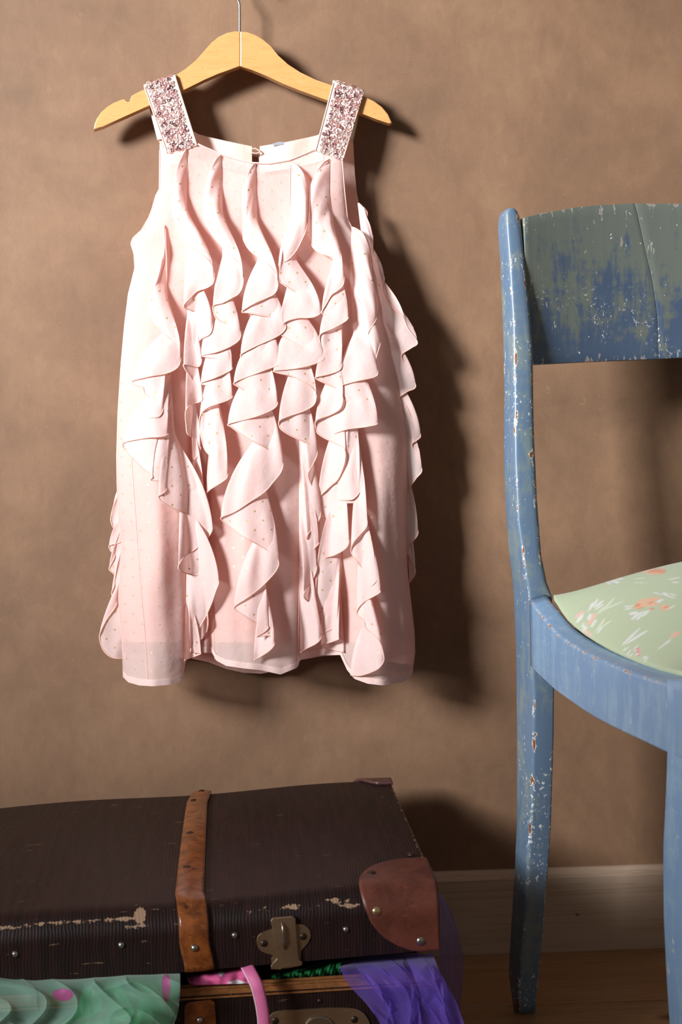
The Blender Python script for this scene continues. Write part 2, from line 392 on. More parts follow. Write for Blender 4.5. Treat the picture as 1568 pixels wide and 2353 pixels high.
for pts in (top_l + bot_l, top_r + bot_r):
    slab('hanger_arm', [PY(x, y, HY) for x, y in pts], np.array([0, 0.013, 0]), M['hanger'], hang, 0.0011, 2)
hk = catmull([(551, 84), (551, 55), (551, 25), (550, 8), (544, -4), (532, -20), (524, -45), (532, -72), (553, -88), (577, -78), (588, -55), (584, -36)], 8)
tube('hook', [PY(x, y, 0.0315) for x, y in hk], 0.00145, M['chrome'], hang, 10)

# ------------------------------------------------------------------ dress
dress = empty('dress', tuple(PY(620, 950, 0.03)), 'pale pink sleeveless ruffled chiffon dress with sequined straps, hanging on a wooden hanger', 'dress')
Ltab = [(320, 367), (435, 366), (449, 358), (481, 349), (522, 333), (547, 305), (561, 300), (584, 307), (616, 309), (676, 294), (750, 285), (840, 277), (950, 270), (1050, 267), (1110, 268), (1190, 271), (1243, 279), (1300, 276), (1353, 272), (1411, 273), (1475, 280), (1580, 283)]
Rtab = [(320, 787), (369, 788), (435, 793), (504, 800), (527, 812), (545, 832), (575, 852), (640, 862), (690, 870), (760, 888), (850, 908), (915, 922), (1000, 935), (1100, 938), (1200, 938), (1300, 936), (1380, 945), (1450, 953), (1500, 955), (1580, 944)]
Ttab = [(360, 325), (367, 330), (385, 349), (397, 344), (420, 336), (441, 331), (455, 331), (470, 338), (487, 345), (510, 356), (545, 366), (578, 374), (620, 376), (666, 368), (707, 351), (723, 344), (735, 350), (749, 358), (785, 369), (800, 400), (960, 500)]
Btab = [(262, 1545), (283, 1556), (295, 1568), (320, 1575), (352, 1577), (395, 1573), (420, 1562), (426, 1520), (440, 1500), (488, 1500), (497, 1518), (520, 1530), (560, 1536), (600, 1540), (645, 1550), (684, 1534), (690, 1516), (740, 1506), (782, 1505), (798, 1540), (815, 1560), (845, 1571), (880, 1575), (930, 1567), (945, 1552), (960, 1545)]
def gs(x, c, s): return np.exp(-((x - c) / s) ** 2)
def bd(x, y):
    """how far the front of the dress stands off the wall, in metres"""
    x = np.asarray(x, float); y = np.asarray(y, float)
    L = itp(Ltab, y); R = itp(Rtab, y); u = np.clip((x - L) / (R - L), 0, 1)
    base = np.interp(y, [320, 420, 600, 900, 1200, 1580], [0.043, 0.048, 0.066, 0.088, 0.100, 0.106])
    s = np.minimum(u, 1 - u); sw = np.interp(y, [340, 620], [0.05, 0.16]); e = np.clip(s / sw, 0, 1); side = np.sqrt(1 - (1 - e) ** 2)
    edge = np.interp(y, [320, 540, 700, 1580], [0.040, 0.044, 0.064, 0.072])
    r = np.clip((y - 620) / 700, 0, 1) ; r2 = np.clip((y - 900) / 500, 0, 1)
    f = 0.016 * gs(x, 352 - 20 * (1 - r), 62) * r - 0.034 * gs(x, 458 - 8 * (1 - r), 20 + 6 * r) * r + 0.008 * gs(x, 575, 70) * r
    f = f - 0.034 * gs(x, 742 - 5 * (1 - r), 42) * r2 + 0.020 * gs(x, 865 + 25 * r, 50) * r
    f = f - 0.006 * gs(x, 905 + (y - 1300) * 0.06, 14) * r2 + 0.004 * gs(x, 925 + (y - 1300) * 0.05, 12) * r2
    f = f + 0.0035 * gs(x, 822 + (y - 1300) * 0.09, 13) * r2 + 0.005 * gs(x, 655 - (y - 1100) * 0.12, 24) * r2 * gs(y, 1230, 220)
    f = f + 0.0016 * np.sin(x * 0.06 + y * 0.004) * r + 0.0007 * np.sin(x * 0.13 - y * 0.008 + 1) * r + 0.0012 * np.sin(y * 0.022 + x * 0.03)
    return edge + (base + f - edge) * side
def front_grid(nu, nv, v1=1.0, v0=0.0, Bt=Btab, off=0.0):
    u = np.linspace(0, 1, nu)[None, :]; v = np.linspace(v0, v1, nv)[:, None]
    T = np.full((nv, nu), 350.0); y = 350 + v * 1200 + 0 * u
    for _ in range(12):
        x = itp(Ltab, y) + (itp(Rtab, y) - itp(Ltab, y)) * u
        y = itp(Ttab, x) * (1 - v) + itp(Bt, x) * v
    return x, y, bd(x, y) + off
def surf(name, x, y, d, mat, parent, foil=0.8, hole=None, jit=0.0):
    P = PYv(x, y, d); n, m = x.shape; V = P.reshape(-1, 3)
    uv = np.stack([V[:, 0] + jit, V[:, 2]], 1)
    return mk(name, V, grid_faces(n, m, hole), mat, parent, uv=uv, attrs={'foil': np.full(len(V), foil)})
x, y, d = front_grid(220, 240)
fr = surf('front_panel', x, y, d, M['outer'], dress, 0.4)
x2, y2, d2 = front_grid(220, 10, 1.0, 0.988)
hb = surf('hem', x2, y2, d2 + 0.0012, M['hem'], dress)
Bl = [(262, 1475), (960, 1478)]
x3, y3, d3 = front_grid(160, 150, 1.0, 0.03, Bl, -0.0045)
surf('lining', x3, y3, d3, M['lining'], dress)
# bodice facing under the chiffon, cream
# back panel with the slit
Lb = [(300, 352), (330, 368), (435, 370), (481, 352), (547, 312), (584, 312), (676, 298), (840, 283), (1050, 273), (1200, 277), (1350, 277), (1580, 288)]
Rb = [(300, 811), (325, 812), (400, 816), (440, 820), (470, 826), (500, 838), (540, 850), (600, 865), (700, 882), (820, 906), (1000, 936), (1200, 938), (1350, 938), (1500, 952), (1580, 940)]
Tb = [(350, 318), (367, 322), (400, 300), (440, 300), (455, 309), (485, 317), (520, 325), (578, 337), (597, 337), (660, 327), (725, 313), (745, 306), (811, 318)]
Bb = [(262, 1500), (420, 1510), (440, 1513), (480, 1522), (520, 1537), (560, 1546), (600, 1548), (640, 1540), (690, 1517), (740, 1508), (785, 1505), (960, 1530)]
nu, nv = 121, 160
us = np.sort(np.r_[np.linspace(0, 1, nu - 2), [0.477, 0.518]])
u = us[None, :]; v = np.linspace(0, 1, nv)[:, None] ** 1.2; y = 330 + v * 1200 + 0 * u
for _ in range(12):
    L_, R_ = itp(Lb, y), itp(Rb, y); xl = L_ + (R_ - L_) * u
    tl = np.clip((y - 330) / 70, 0, 1); 
    y = itp(Tb, xl) * (1 - v) + itp(Bb, xl) * v
x = xl
hole = np.zeros((nv, len(us)), bool)
for i in range(nv):
    for j in range(len(us)): 
        if 579 < x[i, j] + 2 < 597 and y[i, j] < 398: hole[i, j] = True
uu = np.clip((x - itp(Lb, y)) / (itp(Rb, y) - itp(Lb, y)), 0, 1); s = np.minimum(uu, 1 - uu)
db = 0.013 + 0.048 * (1 - np.clip(s / 0.12, 0, 1)) ** 2 * np.clip((y - 500) / 200, 0, 1) + 0.002 * np.sin(x * 0.06) * np.clip((y - 500) / 500, 0, 1)
db = db + 0.012 * np.clip((y - 900) / 600, 0, 1) + 0.010 * np.clip((420 - y) / 90, 0, 1)
surf('back_panel', x, y, db, M['lining'], dress, 0.4, hole)
# cream facing of the back neckline
for xs in ((440, 579), (597, 742)):
    gx = np.linspace(xs[0], xs[1], 30)[None, :] + 0 * np.zeros((14, 1)); gv = np.linspace(0, 1, 14)[:, None]
    gy = itp(Tb, gx) - 1 + gv * 62
    surf('neck_facing', gx, gy, 0.0265 - 0.004 * gv + 0 * gx + 0.002 * np.sin(gx * 0.05), M['facing'], dress)
tube('button_loop', [PY(x, y, 0.0275) for x, y in catmull([(579, 343), (586, 341), (594, 345), (598, 349), (592, 352), (584, 352), (579, 350)], 5)], 0.0008, M['thread'], dress, 6)
slab('size_tag', [PY(x, y, 0.0285) for x, y in [(627, 330), (640, 326), (653, 326), (652, 332), (640, 333), (628, 335)]], np.array([0, 0.0006, 0]), simple('grey_tag', srgb(150, 150, 160), 0.7), dress, 0)
# neckline piping of the front, armhole bindings
nk = [(x_, itp(Ttab, x_)) for x_ in np.linspace(455, 725, 50)]
tube('neck_binding', [PY(a, b, float(bd(a, b)) + 0.0008) for a, b in nk], 0.0011, M['hem'], dress, 6)
al = [(itp(Ltab, y_) + 1, y_) for y_ in np.linspace(345, 560, 40)]
tube('armhole_binding', [PY(a, b, float(bd(a, b)) + 0.0002) for a, b in al], 0.0009, M['hem'], dress, 6)
ar = [(itp(Rtab, y_) - 1, y_) for y_ in np.linspace(366, 575, 40)]
tube('armhole_binding', [PY(a, b, float(bd(a, b)) + 0.0002) for a, b in ar], 0.0009, M['hem'], dress, 6)

# straps: front, over the hanger, down the back
def strap(name, tl, tr, bl, br, bkl, bkr, sequin_in):
    rows = []
    nF, nT, nB = 34, 8, 20
    for i in range(nF):
        t = i / (nF - 1); l = np.array(bl) * (1 - t) + np.array(tl) * t; r = np.array(br) * (1 - t) + np.array(tr) * t
        dd = 0.0455 - 0.003 * t + 0.001 * math.sin(t * 6); rows.append((l, r, dd))
    for i in range(1, nT):
        a = i / nT * math.pi; up = np.array([0, -5 * math.sin(a)]); rows.append((np.array(tl) + up, np.array(tr) + up, 0.0318 + 0.0108 * math.cos(a)))
    for i in range(nB):
        t = i / (nB - 1); l = np.array(tl) * (1 - t) + np.array(bkl) * t; r = np.array(tr) * (1 - t) + np.array(bkr) * t
        rows.append((l, r, 0.021 + 0.004 * t))
    m = 13; X = np.array([[r[0][0] + (r[1][0] - r[0][0]) * k / (m - 1) for k in range(m)] for r in rows]); Y = np.array([[r[0][1] + (r[1][1] - r[0][1]) * k / (m - 1) for k in range(m)] for r in rows])
    D = np.array([[r[2]] * m for r in rows]); P = PYv(X, Y, D)
    o = mk('strap', P.reshape(-1, 3), grid_faces(len(rows), m), M['facing'], dress, uv=np.zeros((P.shape[0] * m, 2)))
    md = o.modifiers.new('thick', 'SOLIDIFY'); md.thickness = 0.0014; md.offset = 0
    nseq = nF + nT // 2
    V = []; F = []; fm = []; a0, a1 = sequin_in; seg = 8
    G = P[:nseq]
    def S(i, k):
        i0 = min(int(i), nseq - 2); k0 = min(int(k), m - 2); fi, fk = i - i0, k - k0
        return (G[i0, k0] * (1 - fi) * (1 - fk) + G[i0 + 1, k0] * fi * (1 - fk) + G[i0, k0 + 1] * (1 - fi) * fk + G[i0 + 1, k0 + 1] * fi * fk)
    pts = []
    tries = 0
    while len(pts) < 330 and tries < 12000:
        tries += 1
        i = rnd.uniform(0.3, nseq - 1.2); k = rnd.uniform(a0, a1) * (m - 1); p = S(i, k)
        if all((p[0] - q[0]) ** 2 + (p[1] - q[1]) ** 2 + (p[2] - q[2]) ** 2 < 1 and np.dot(p - q, p - q) > 0.0030 ** 2 for q in pts): pts.append(p); 
        else: continue
        e1 = S(min(i + 0.5, nseq - 1), k) - p; e2 = S(i, min(k + 0.5, m - 1)) - p; nn = np.cross(e1, e2); nn /= np.linalg.norm(nn) + 1e-9
        if nn[1] > 0: nn = -nn
        nn = nn + np.array([rnd.gauss(0, 0.33) for _ in range(3)]); nn /= np.linalg.norm(nn)
        ax = np.cross(nn, [0.3, 0.1, 0.95]); ax /= np.linalg.norm(ax); bx = np.cross(nn, ax)
        c = p + np.array([0, -1, 0]) * 0.0016 + nn * 0.0006 + np.array([0, 0, 0.0008 if i > nF else 0]); b = len(V); R0 = 0.0021 * rnd.uniform(0.9, 1.1)
        for rr, hh in ((R0, 0.0), (R0 * 0.36, -0.0003)):
            for q in range(seg): V.append(c + rr * (math.cos(q * 2 * math.pi / seg) * ax + math.sin(q * 2 * math.pi / seg) * bx) + nn * hh)
        mi = rnd.choices([0, 1, 2], [6, 4, 2.2])[0]
        for q in range(seg): F.append((b + q, b + (q + 1) % seg, b + seg + (q + 1) % seg, b + seg + q)); fm.append(mi)
    s_ = mk('sequins', V, F, None, o, smooth=False, mats=[M['sequin1'], M['sequin2'], M['sequin3']], fmat=fm); tag(s_, 'rose and silver sequins', kind='stuff')
    for kk in (0.3, m - 1.3):
        tube('strap_edge', [S(i, kk) + np.array([0, -0.0009, 0]) for i in np.linspace(0, nF - 1, 30)], 0.0007, M['thread'], o, 5)
strap('left', (331, 201), (405, 177), (383, 352), (455, 335), (362, 322), (436, 312), (0.10, 0.84))
strap('right', (765, 190), (837, 214), (724, 346), (790, 368), (746, 310), (812, 324), (0.14, 0.92))
# side strip of bodice at the outside of the left strap
# ruffles ---------------------------------------------------------------
def ruffle(label, seam, hem, y0drop=125.0, D=0.021, dfun=None, foil=None, k=6, bulge=0.010, mat='chiffon', jit=0.0, Dramp=0.12):
    H = catmull(np.array(hem, float), k); n = len(H)
    S_ = np.array(seam, float); sy0 = S_[0, 1]
    cum = np.maximum.accumulate(H[:, 1]); cum = np.convolve(np.pad(cum, 6, 'edge'), np.ones(13) / 13, 'valid')
    dy = np.maximum(cum - sy0, 0); yd = np.interp(cum, [500, 900, 1150, 1400, 1560], [0.88, 1.0, 1.55, 1.4, 0.9]) * y0drop; drop = yd * (1 - np.exp(-dy / yd)); sy = sy0 + dy - drop; sy = np.maximum.accumulate(sy)
    sy = np.minimum(sy, S_[-1, 1]); sx = np.interp(sy, S_[:, 1], S_[:, 0])
    df = dfun or bd
    tt = np.linspace(0, 1, n); grow = np.clip(tt / Dramp, 0, 1) ** 0.6 * np.clip((1 - tt) / 0.03, 0.25, 1)
    leaf = 1 / (1 + np.exp((cum - (sy0 + 235)) / 22)); lf2 = 1 - leaf * (1 - (0.30 + 0.75 * np.clip(0.5 + 0.5 * (H[:, 0] - sx) / 42, 0, 1)))
    dirx = np.gradient(H[:, 0]); sg = np.convolve(np.pad(np.sign(dirx), 3, 'edge'), np.ones(7) / 7, 'valid')
    dS = df(sx, sy) + 0.0012; dH = df(H[:, 0], H[:, 1]) ; dH = np.maximum(dH, df(sx, np.minimum(sy + 90, 1560)) - 0.012) + D * grow * lf2 - 0.0010 * sg
    m = 18; uu = np.linspace(0, 1, m)
    X = sx[:, None] + (H[:, 0] - sx)[:, None] * (1 - (1 - uu) ** 1.75); Y = sy[:, None] + (H[:, 1] - sy)[:, None] * uu ** 1.15
    w_ = uu ** 0.8
    Dp = dS[:, None] * (1 - w_) + dH[:, None] * w_ + bulge * np.sin(np.pi * uu)[None, :] * (grow * (0.5 + 0.5 * leaf))[:, None]
    Dp = Dp + 0.0009 * np.sin(uu * 7)[None, :] * np.sin(np.arange(n) * 0.35)[:, None]
    P = PYv(X, Y, Dp); V = P.reshape(-1, 3)
    arc = np.r_[0, np.cumsum(np.linalg.norm(np.diff(P[:, -1], axis=0), axis=1))]
    uv = np.stack([P[..., 0] + jit + 0.10 * arc[:, None], P[..., 2] + jit * 0.7], -1).reshape(-1, 2)
    fo = np.clip(0.5 + 0.55 * sg, 0.06, 0.9); fo[:int(n * 0.06)] = 1
    o = mk('ruffle', V, grid_faces(n, m), M[mat], dress, uv=uv, attrs={'foil': np.repeat(fo, m)})
    tube('stitched_edge', P[:, -1] , 0.0008, M['thread'], o, 5)
    return o
sA = [(430, 341), (427, 500), (430, 700), (430, 900), (445, 1100), (466, 1500)]
hA = [(427, 341), (409, 384), (397, 423), (394, 460), (395, 490), (405, 515), (420, 547), (438, 568), (458, 580), (475, 594), (488, 612), (493, 632), (490, 651), (477, 661), (454, 669), (438, 684), (422, 704), (441, 713), (465, 716), (478, 722), (489, 738), (484, 766), (461, 780), (444, 804), (455, 812), (463, 825), (461, 838), (452, 843), (422, 838), (440, 870), (458, 895), (465, 918), (455, 925), (440, 930), (427, 945), (428, 975), (432, 998), (450, 1008), (461, 1025), (458, 1042), (452, 1050), (443, 1064), (450, 1090), (462, 1120), (470, 1160), (464, 1190), (452, 1210), (462, 1240), (474, 1270), (476, 1290), (462, 1320), (452, 1340), (466, 1380), (478, 1420), (474, 1455), (450, 1480)]
ruffle('a', sA, hA, jit=0.003)
sB = [(509, 356), (510, 430), (511, 600), (508, 750), (500, 900), (494, 1000), (488, 1180)]
hB = [(507, 357), (491, 375), (482, 398), (474, 425), (469, 452), (468, 480), (473, 511), (487, 538), (505, 561), (533, 591), (550, 606), (558, 622), (560, 640), (557, 661), (548, 676), (533, 685), (512, 696), (491, 702), (492, 720), (500, 734), (523, 745), (543, 750), (552, 762), (551, 780), (530, 796), (498, 809), (464, 816), (468, 819), (500, 824), (526, 835), (534, 845), (531, 850), (523, 855), (495, 868), (462, 880), (480, 886), (496, 893), (520, 903), (534, 911), (523, 920), (500, 928), (482, 934), (466, 946), (459, 962), (459, 985), (463, 1005), (470, 1030), (482, 1046), (497, 1059), (512, 1070), (523, 1083), (522, 1098), (510, 1108), (497, 1116), (482, 1126), (474, 1136), (478, 1150)]
ruffle('b', sB, hB, jit=0.009)
sC = [(588, 375), (590, 500), (597, 700), (600, 900), (602, 1150), (600, 1400), (600, 1520)]
hC = [(588, 376), (574, 391), (566, 412), (559, 437), (557, 470), (559, 500), (559, 540), (562, 556), (575, 576), (597, 593), (620, 612), (634, 630), (639, 648), (637, 666), (627, 678), (608, 687), (585, 697), (556, 716), (575, 719), (597, 724), (625, 729), (645, 736), (657, 749), (652, 762), (634, 775), (610, 786), (585, 797), (553, 816), (574, 826), (600, 830), (625, 830), (645, 836), (630, 843), (613, 849), (590, 858), (562, 868), (538, 880), (546, 888), (578, 906), (611, 915), (634, 921), (638, 928), (630, 939), (606, 951), (575, 961), (526, 974), (533, 982), (555, 998), (579, 1013), (605, 1026), (628, 1041), (645, 1054), (651, 1068), (645, 1087), (630, 1106), (608, 1131), (575, 1153), (540, 1176), (509, 1189), (517, 1201), (555, 1230), (585, 1247), (610, 1262), (630, 1276), (641, 1293), (634, 1313), (612, 1338), (590, 1358), (565, 1376), (538, 1396), (557, 1412), (582, 1427), (605, 1433), (617, 1441), (608, 1452), (590, 1463), (612, 1460), (624, 1464), (631, 1480), (620, 1495), (602, 1507), (583, 1518)]
ruffle('c', sC, hC, jit=0.0)
sD = [(670, 371), (668, 480), (668, 650), (682, 800), (688, 1000), (688, 1250), (687, 1530)]
hD = [(671, 372), (686, 385), (700, 404), (708, 430), (709, 460), (708, 490), (704, 527), (694, 552), (680, 578), (661, 598), (641, 607), (644, 625), (643, 645), (655, 656), (677, 670), (707, 688), (728, 702), (738, 714), (735, 722), (723, 728), (706, 730), (684, 731), (657, 739), (645, 755), (645, 768), (677, 789), (700, 800), (725, 810), (744, 820), (738, 830), (715, 839), (689, 845), (660, 849), (629, 852), (643, 858), (671, 864), (695, 876), (715, 889), (726, 903), (727, 916), (720, 932), (695, 946), (665, 956), (643, 966), (642, 978), (648, 988), (668, 1001), (690, 1011), (710, 1020), (725, 1030), (729, 1045), (718, 1070), (708, 1090), (716, 1115), (731, 1144), (737, 1180), (731, 1199), (718, 1215), (705, 1234), (716, 1245), (733, 1248), (722, 1262), (722, 1280), (728, 1300), (725, 1318), (714, 1340), (698, 1366), (706, 1380), (722, 1386), (728, 1410), (734, 1440), (738, 1464), (728, 1478), (705, 1490), (690, 1500)]
ruffle('d', sD, hD, jit=0.006)
sE = [(758, 363), (757, 440), (772, 600), (786, 700), (785, 850), (782, 1000), (785, 1150), (785, 1300), (775, 1490)]
hE = [(756, 372), (735, 387), (722, 407), (712, 435), (707, 460), (706, 490), (705, 527), (711, 552), (722, 571), (737, 582), (758, 589), (772, 602), (784, 618), (791, 635), (789, 655), (776, 668), (762, 678), (752, 695), (740, 717), (748, 724), (765, 727), (797, 727), (799, 734), (785, 744), (765, 755), (736, 769), (738, 795), (745, 818), (760, 828), (785, 831), (781, 850), (755, 860), (726, 867), (733, 874), (753, 883), (776, 895), (788, 912), (783, 938), (760, 953), (740, 960), (726, 968), (726, 985), (730, 995), (745, 1006), (770, 1018), (791, 1030), (793, 1060), (779, 1098), (762, 1115), (748, 1128), (732, 1146), (734, 1165), (745, 1183), (760, 1200), (775, 1222), (800, 1238), (797, 1258), (770, 1275), (745, 1283), (731, 1300), (727, 1335), (727, 1372), (735, 1401), (753, 1414), (768, 1426), (776, 1438), (763, 1445), (736, 1458), (755, 1462), (779, 1467), (765, 1474), (738, 1483), (765, 1492), (790, 1498)]
ruffle('e', sE, hE, jit=0.012)
sF = [(808, 520), (805, 650), (815, 800), (820, 1000), (824, 1150), (828, 1300), (833, 1400), (838, 1560)]
hF = [(812, 524), (826, 530), (840, 545), (850, 573), (854, 605), (857, 640), (863, 672), (870, 702), (868, 722), (862, 740), (847, 763), (850, 772), (862, 780), (874, 788), (870, 805), (864, 830), (869, 855), (862, 866), (827, 874), (800, 881), (776, 889), (783, 900), (790, 915), (811, 929), (830, 942), (850, 957), (864, 968), (868, 975), (850, 979), (831, 982), (800, 986), (770, 996), (777, 1004), (779, 1028), (786, 1040), (795, 1060), (800, 1090), (814, 1106), (828, 1123), (824, 1135), (811, 1147), (792, 1149), (774, 1148), (794, 1155), (815, 1156), (835, 1168), (843, 1190), (843, 1210), (828, 1228), (813, 1246), (807, 1266), (814, 1280), (830, 1302), (850, 1315), (865, 1331), (858, 1343), (847, 1352), (862, 1355), (875, 1360), (858, 1371), (838, 1382), (824, 1397), (821, 1412), (836, 1423), (841, 1442), (856, 1455), (870, 1470), (879, 1490), (883, 1515), (876, 1530), (862, 1541), (830, 1552), (806, 1551)]
ruffle('f', sF, hF, jit=0.004, D=0.019)
sG = [(379, 516), (384, 700), (395, 900), (402, 1000), (420, 1150), (428, 1300), (426, 1530)]
hG = [(377, 518), (376, 550), (379, 595), (373, 625), (366, 654), (358, 681), (346, 697), (342, 720), (353, 739), (379, 769), (402, 789), (414, 806), (416, 824), (408, 845), (383, 858), (355, 863), (330, 868), (305, 875), (310, 884), (328, 890), (333, 904), (350, 912), (367, 922), (375, 940), (366, 957), (350, 959), (337, 962), (350, 970), (358, 980), (381, 991), (384, 1000), (365, 1004), (337, 1006), (284, 1018), (293, 1040), (325, 1074), (350, 1093), (347, 1103), (366, 1105), (383, 1121), (376, 1133), (364, 1141), (376, 1156), (410, 1173), (446, 1185), (472, 1196), (488, 1211), (483, 1229), (465, 1249), (445, 1265), (425, 1278), (410, 1305), (434, 1319), (470, 1323), (502, 1334), (496, 1360), (483, 1396), (466, 1430), (450, 1460), (438, 1496), (450, 1499), (462, 1502), (445, 1509), (424, 1517)]
ruffle('g', sG, hG, jit=0.002, D=0.019)
bkd = lambda x, y: 0.034 + 0.030 * np.clip((np.asarray(y, float) - 480) / 250, 0, 1) + 0 * np.asarray(x, float)
sH = [(822, 466), (838, 600), (858, 720), (880, 850), (905, 1000), (915, 1150), (918, 1400)]
hH = [(825, 467), (843, 485), (845, 508), (856, 540), (857, 570), (857, 597), (864, 616), (883, 637), (880, 662), (885, 682), (907, 710), (926, 728), (938, 755), (960, 787), (945, 800), (923, 817), (935, 845), (956, 887), (936, 900), (916, 915), (930, 921), (935, 935), (950, 968), (967, 1000), (958, 1012), (947, 1021), (955, 1045), (970, 1080), (956, 1100), (940, 1125), (944, 1137), (948, 1170), (955, 1200), (961, 1226), (948, 1245), (934, 1261), (940, 1275), (950, 1298), (955, 1312), (951, 1325), (941, 1339)]
ruffle('h', sH, hH, dfun=bkd, D=0.006, bulge=0.002, jit=0.008, y0drop=130, Dramp=0.05)
# second row seen at the right edge, a little further back
sI = [(296, 1110), (300, 1250), (302, 1530)]
hI = [(292, 1100), (270, 1130), (262, 1160), (255, 1193), (262, 1214), (276, 1229), (279, 1244), (262, 1250), (251, 1254), (255, 1266), (264, 1276), (258, 1292), (251, 1308), (262, 1319), (266, 1333), (262, 1348), (257, 1366), (268, 1388), (245, 1424), (233, 1448), (229, 1466), (238, 1494), (258, 1511), (288, 1514)]
ruffle('i', sI, hI, dfun=bkd, D=0.004, bulge=0.002, jit=0.001, y0drop=95, Dramp=0.05)
# sewn seams of the skirt panels
def seamline(pts):
    c = catmull(pts, 8); tube('panel_seam', [PY(a, b, float(bd(a, b)) + 0.0002) for a, b in c], 0.00045, M['thread_dark'], dress, 5)
seamline([(300, 990), (303, 1060), (313, 1200), (323, 1338), (333, 1450), (341, 1566)])
seamline([(488, 1120), (489, 1250), (491, 1400), (494, 1516)])
seamline([(688, 1110), (688, 1250), (687, 1400), (686, 1530)])
seamline([(668, 380), (667, 470)]); seamline([(588, 380), (590, 455)]); seamline([(509, 360), (510, 420)]); seamline([(429, 345), (432, 400)]); seamline([(757, 365), (757, 445)])
seamline([(376, 930), (388, 980), (398, 1035)])

# ------------------------------------------------------------------ chair
PSI = math.radians(11.5); fwd = np.array([math.sin(PSI), -math.cos(PSI), 0]); lat = np.array([math.cos(PSI), math.sin(PSI), 0])
chair = empty('dining_chair', (0.4, -0.33, 0.0), 'worn blue painted wooden chair with curved side rails and a green floral seat cushion', 'chair')
rows = [478, 484, 495, 520, 600, 700, 800, 900, 1000, 1100, 1200, 1280, 1340, 1372, 1420, 1480, 1540, 1600, 1700, 1800, 1900, 2000, 2100, 2200, 2270, 2316]
Tl = [(478, 1160), (484, 1149), (495, 1145), (520, 1143), (600, 1149), (750, 1155), (900, 1158), (1000, 1157), (1100, 1158), (1250, 1166), (1350, 1178), (1500, 1185), (1700, 1187), (1900, 1187), (2000, 1183), (2150, 1174), (2250, 1168), (2290, 1170), (2316, 1180)]
Tm = [(478, 1170), (484, 1165), (495, 1164), (520, 1165), (600, 1171), (750, 1180), (900, 1183), (1050, 1184), (1200, 1191), (1300, 1205), (1370, 1217), (1500, 1221), (1600, 1226), (1750, 1224), (1850, 1222), (1950, 1215), (2100, 1205), (2220, 1195), (2316, 1190)]
Tr = [(478, 1186), (484, 1194), (495, 1199), (520, 1203), (600, 1212), (700, 1222), (800, 1230), (900, 1231), (1000, 1233), (1150, 1240), (1280, 1250), (1340, 1262), (1372, 1270), (1420, 1273), (1600, 1275), (1700, 1274), (1900, 1268), (1990, 1262), (2150, 1250), (2250, 1240), (2316, 1232)]
Yd = [(478, 0.180), (700, 0.190), (900, 0.200), (1200, 0.215), (1360, 0.225), (1600, 0.230), (1850, 0.225), (2100, 0.212), (2316, 0.195)]
fz = PZ(1190, 2316, 0.0); Yfoot = -fz[1]
def mirror(P, c0):
    P = np.asarray(P, float); return P - 2 * ((P - c0) @ lat)[..., None] * lat
MIR = PY(1197, 900, 0.2) + lat * 0.212     # a point of the chair's middle plane
def loft(name, secs, mat, parent, mir=False, edge=None):
    S = np.array(secs)
    if mir: S = mirror(S, MIR)
    n, m = S.shape[:2]; F = grid_faces(n, m, wrap=True); F += [tuple(range(m)), tuple((n - 1) * m + k for k in range(m))]
    if mir: F = [f[::-1] for f in F]
    e = np.tile(edge, n) if edge is not None else np.zeros(n * m)
    o = mk(name, S.reshape(-1, 3), F, mat, parent, attrs={'edge': e})
    bm = bmesh.new(); bm.from_mesh(o.data); bmesh.ops.recalc_face_normals(bm, faces=bm.faces); bm.to_mesh(o.data); bm.free()
    return o
def rsec(corners, rad, nseg=4):
    """rounded section; rad per corner as a fraction of the adjoining edges"""
    out = []; ed = []; n = len(corners)
    for i in range(n):
        p, a, b = corners[i], corners[i - 1], corners[(i + 1) % n]; r = rad[i]
        la, lb = np.linalg.norm(a - p), np.linalg.norm(b - p); ra = min(r, la * 0.48); rb = min(r, lb * 0.48)
        p0 = p + (a - p) / la * ra; p1 = p + (b - p) / lb * rb
        for k in range(nseg + 1):
            t = k / nseg; out.append(p0 * (1 - t) ** 2 + 2 * p * t * (1 - t) + p1 * t * t); ed.append(1.0 if 0 < k < nseg else 0.0)
    return np.array(out), np.array(ed)
ycurve = np.unique(np.r_[rows, np.linspace(500, 2300, 46)])
secs = []
for yv in ycurve:
    Yr = itp(Yd, yv)
    ridge = PY(itp(Tm, yv), yv, Yr)
    tb = along(ridge, -fwd, itp(Tl, yv)); tb = float(np.clip(tb, 0.012, 0.06))
    tw = along(ridge, lat, itp(Tr, yv))
    A, B = ridge - fwd * tb, ridge + lat * tw
    top = yv < 1385
    r_ = [0.0025, 0.011 if top else 0.003, 0.003, 0.003] if False else None
    cs = [A, ridge, B, B - fwd * tb]
    s_, ed_ = rsec(cs, [0.003, 0.004, 0.009 if yv < 1360 else 0.0025, 0.003])
    secs.append(s_)
secs[-1][:, 2] = 0.0005
loft('rear_leg', secs, M['post'], chair, False, ed_)
loft('rear_leg', secs, M['post'], chair, True, ed_)
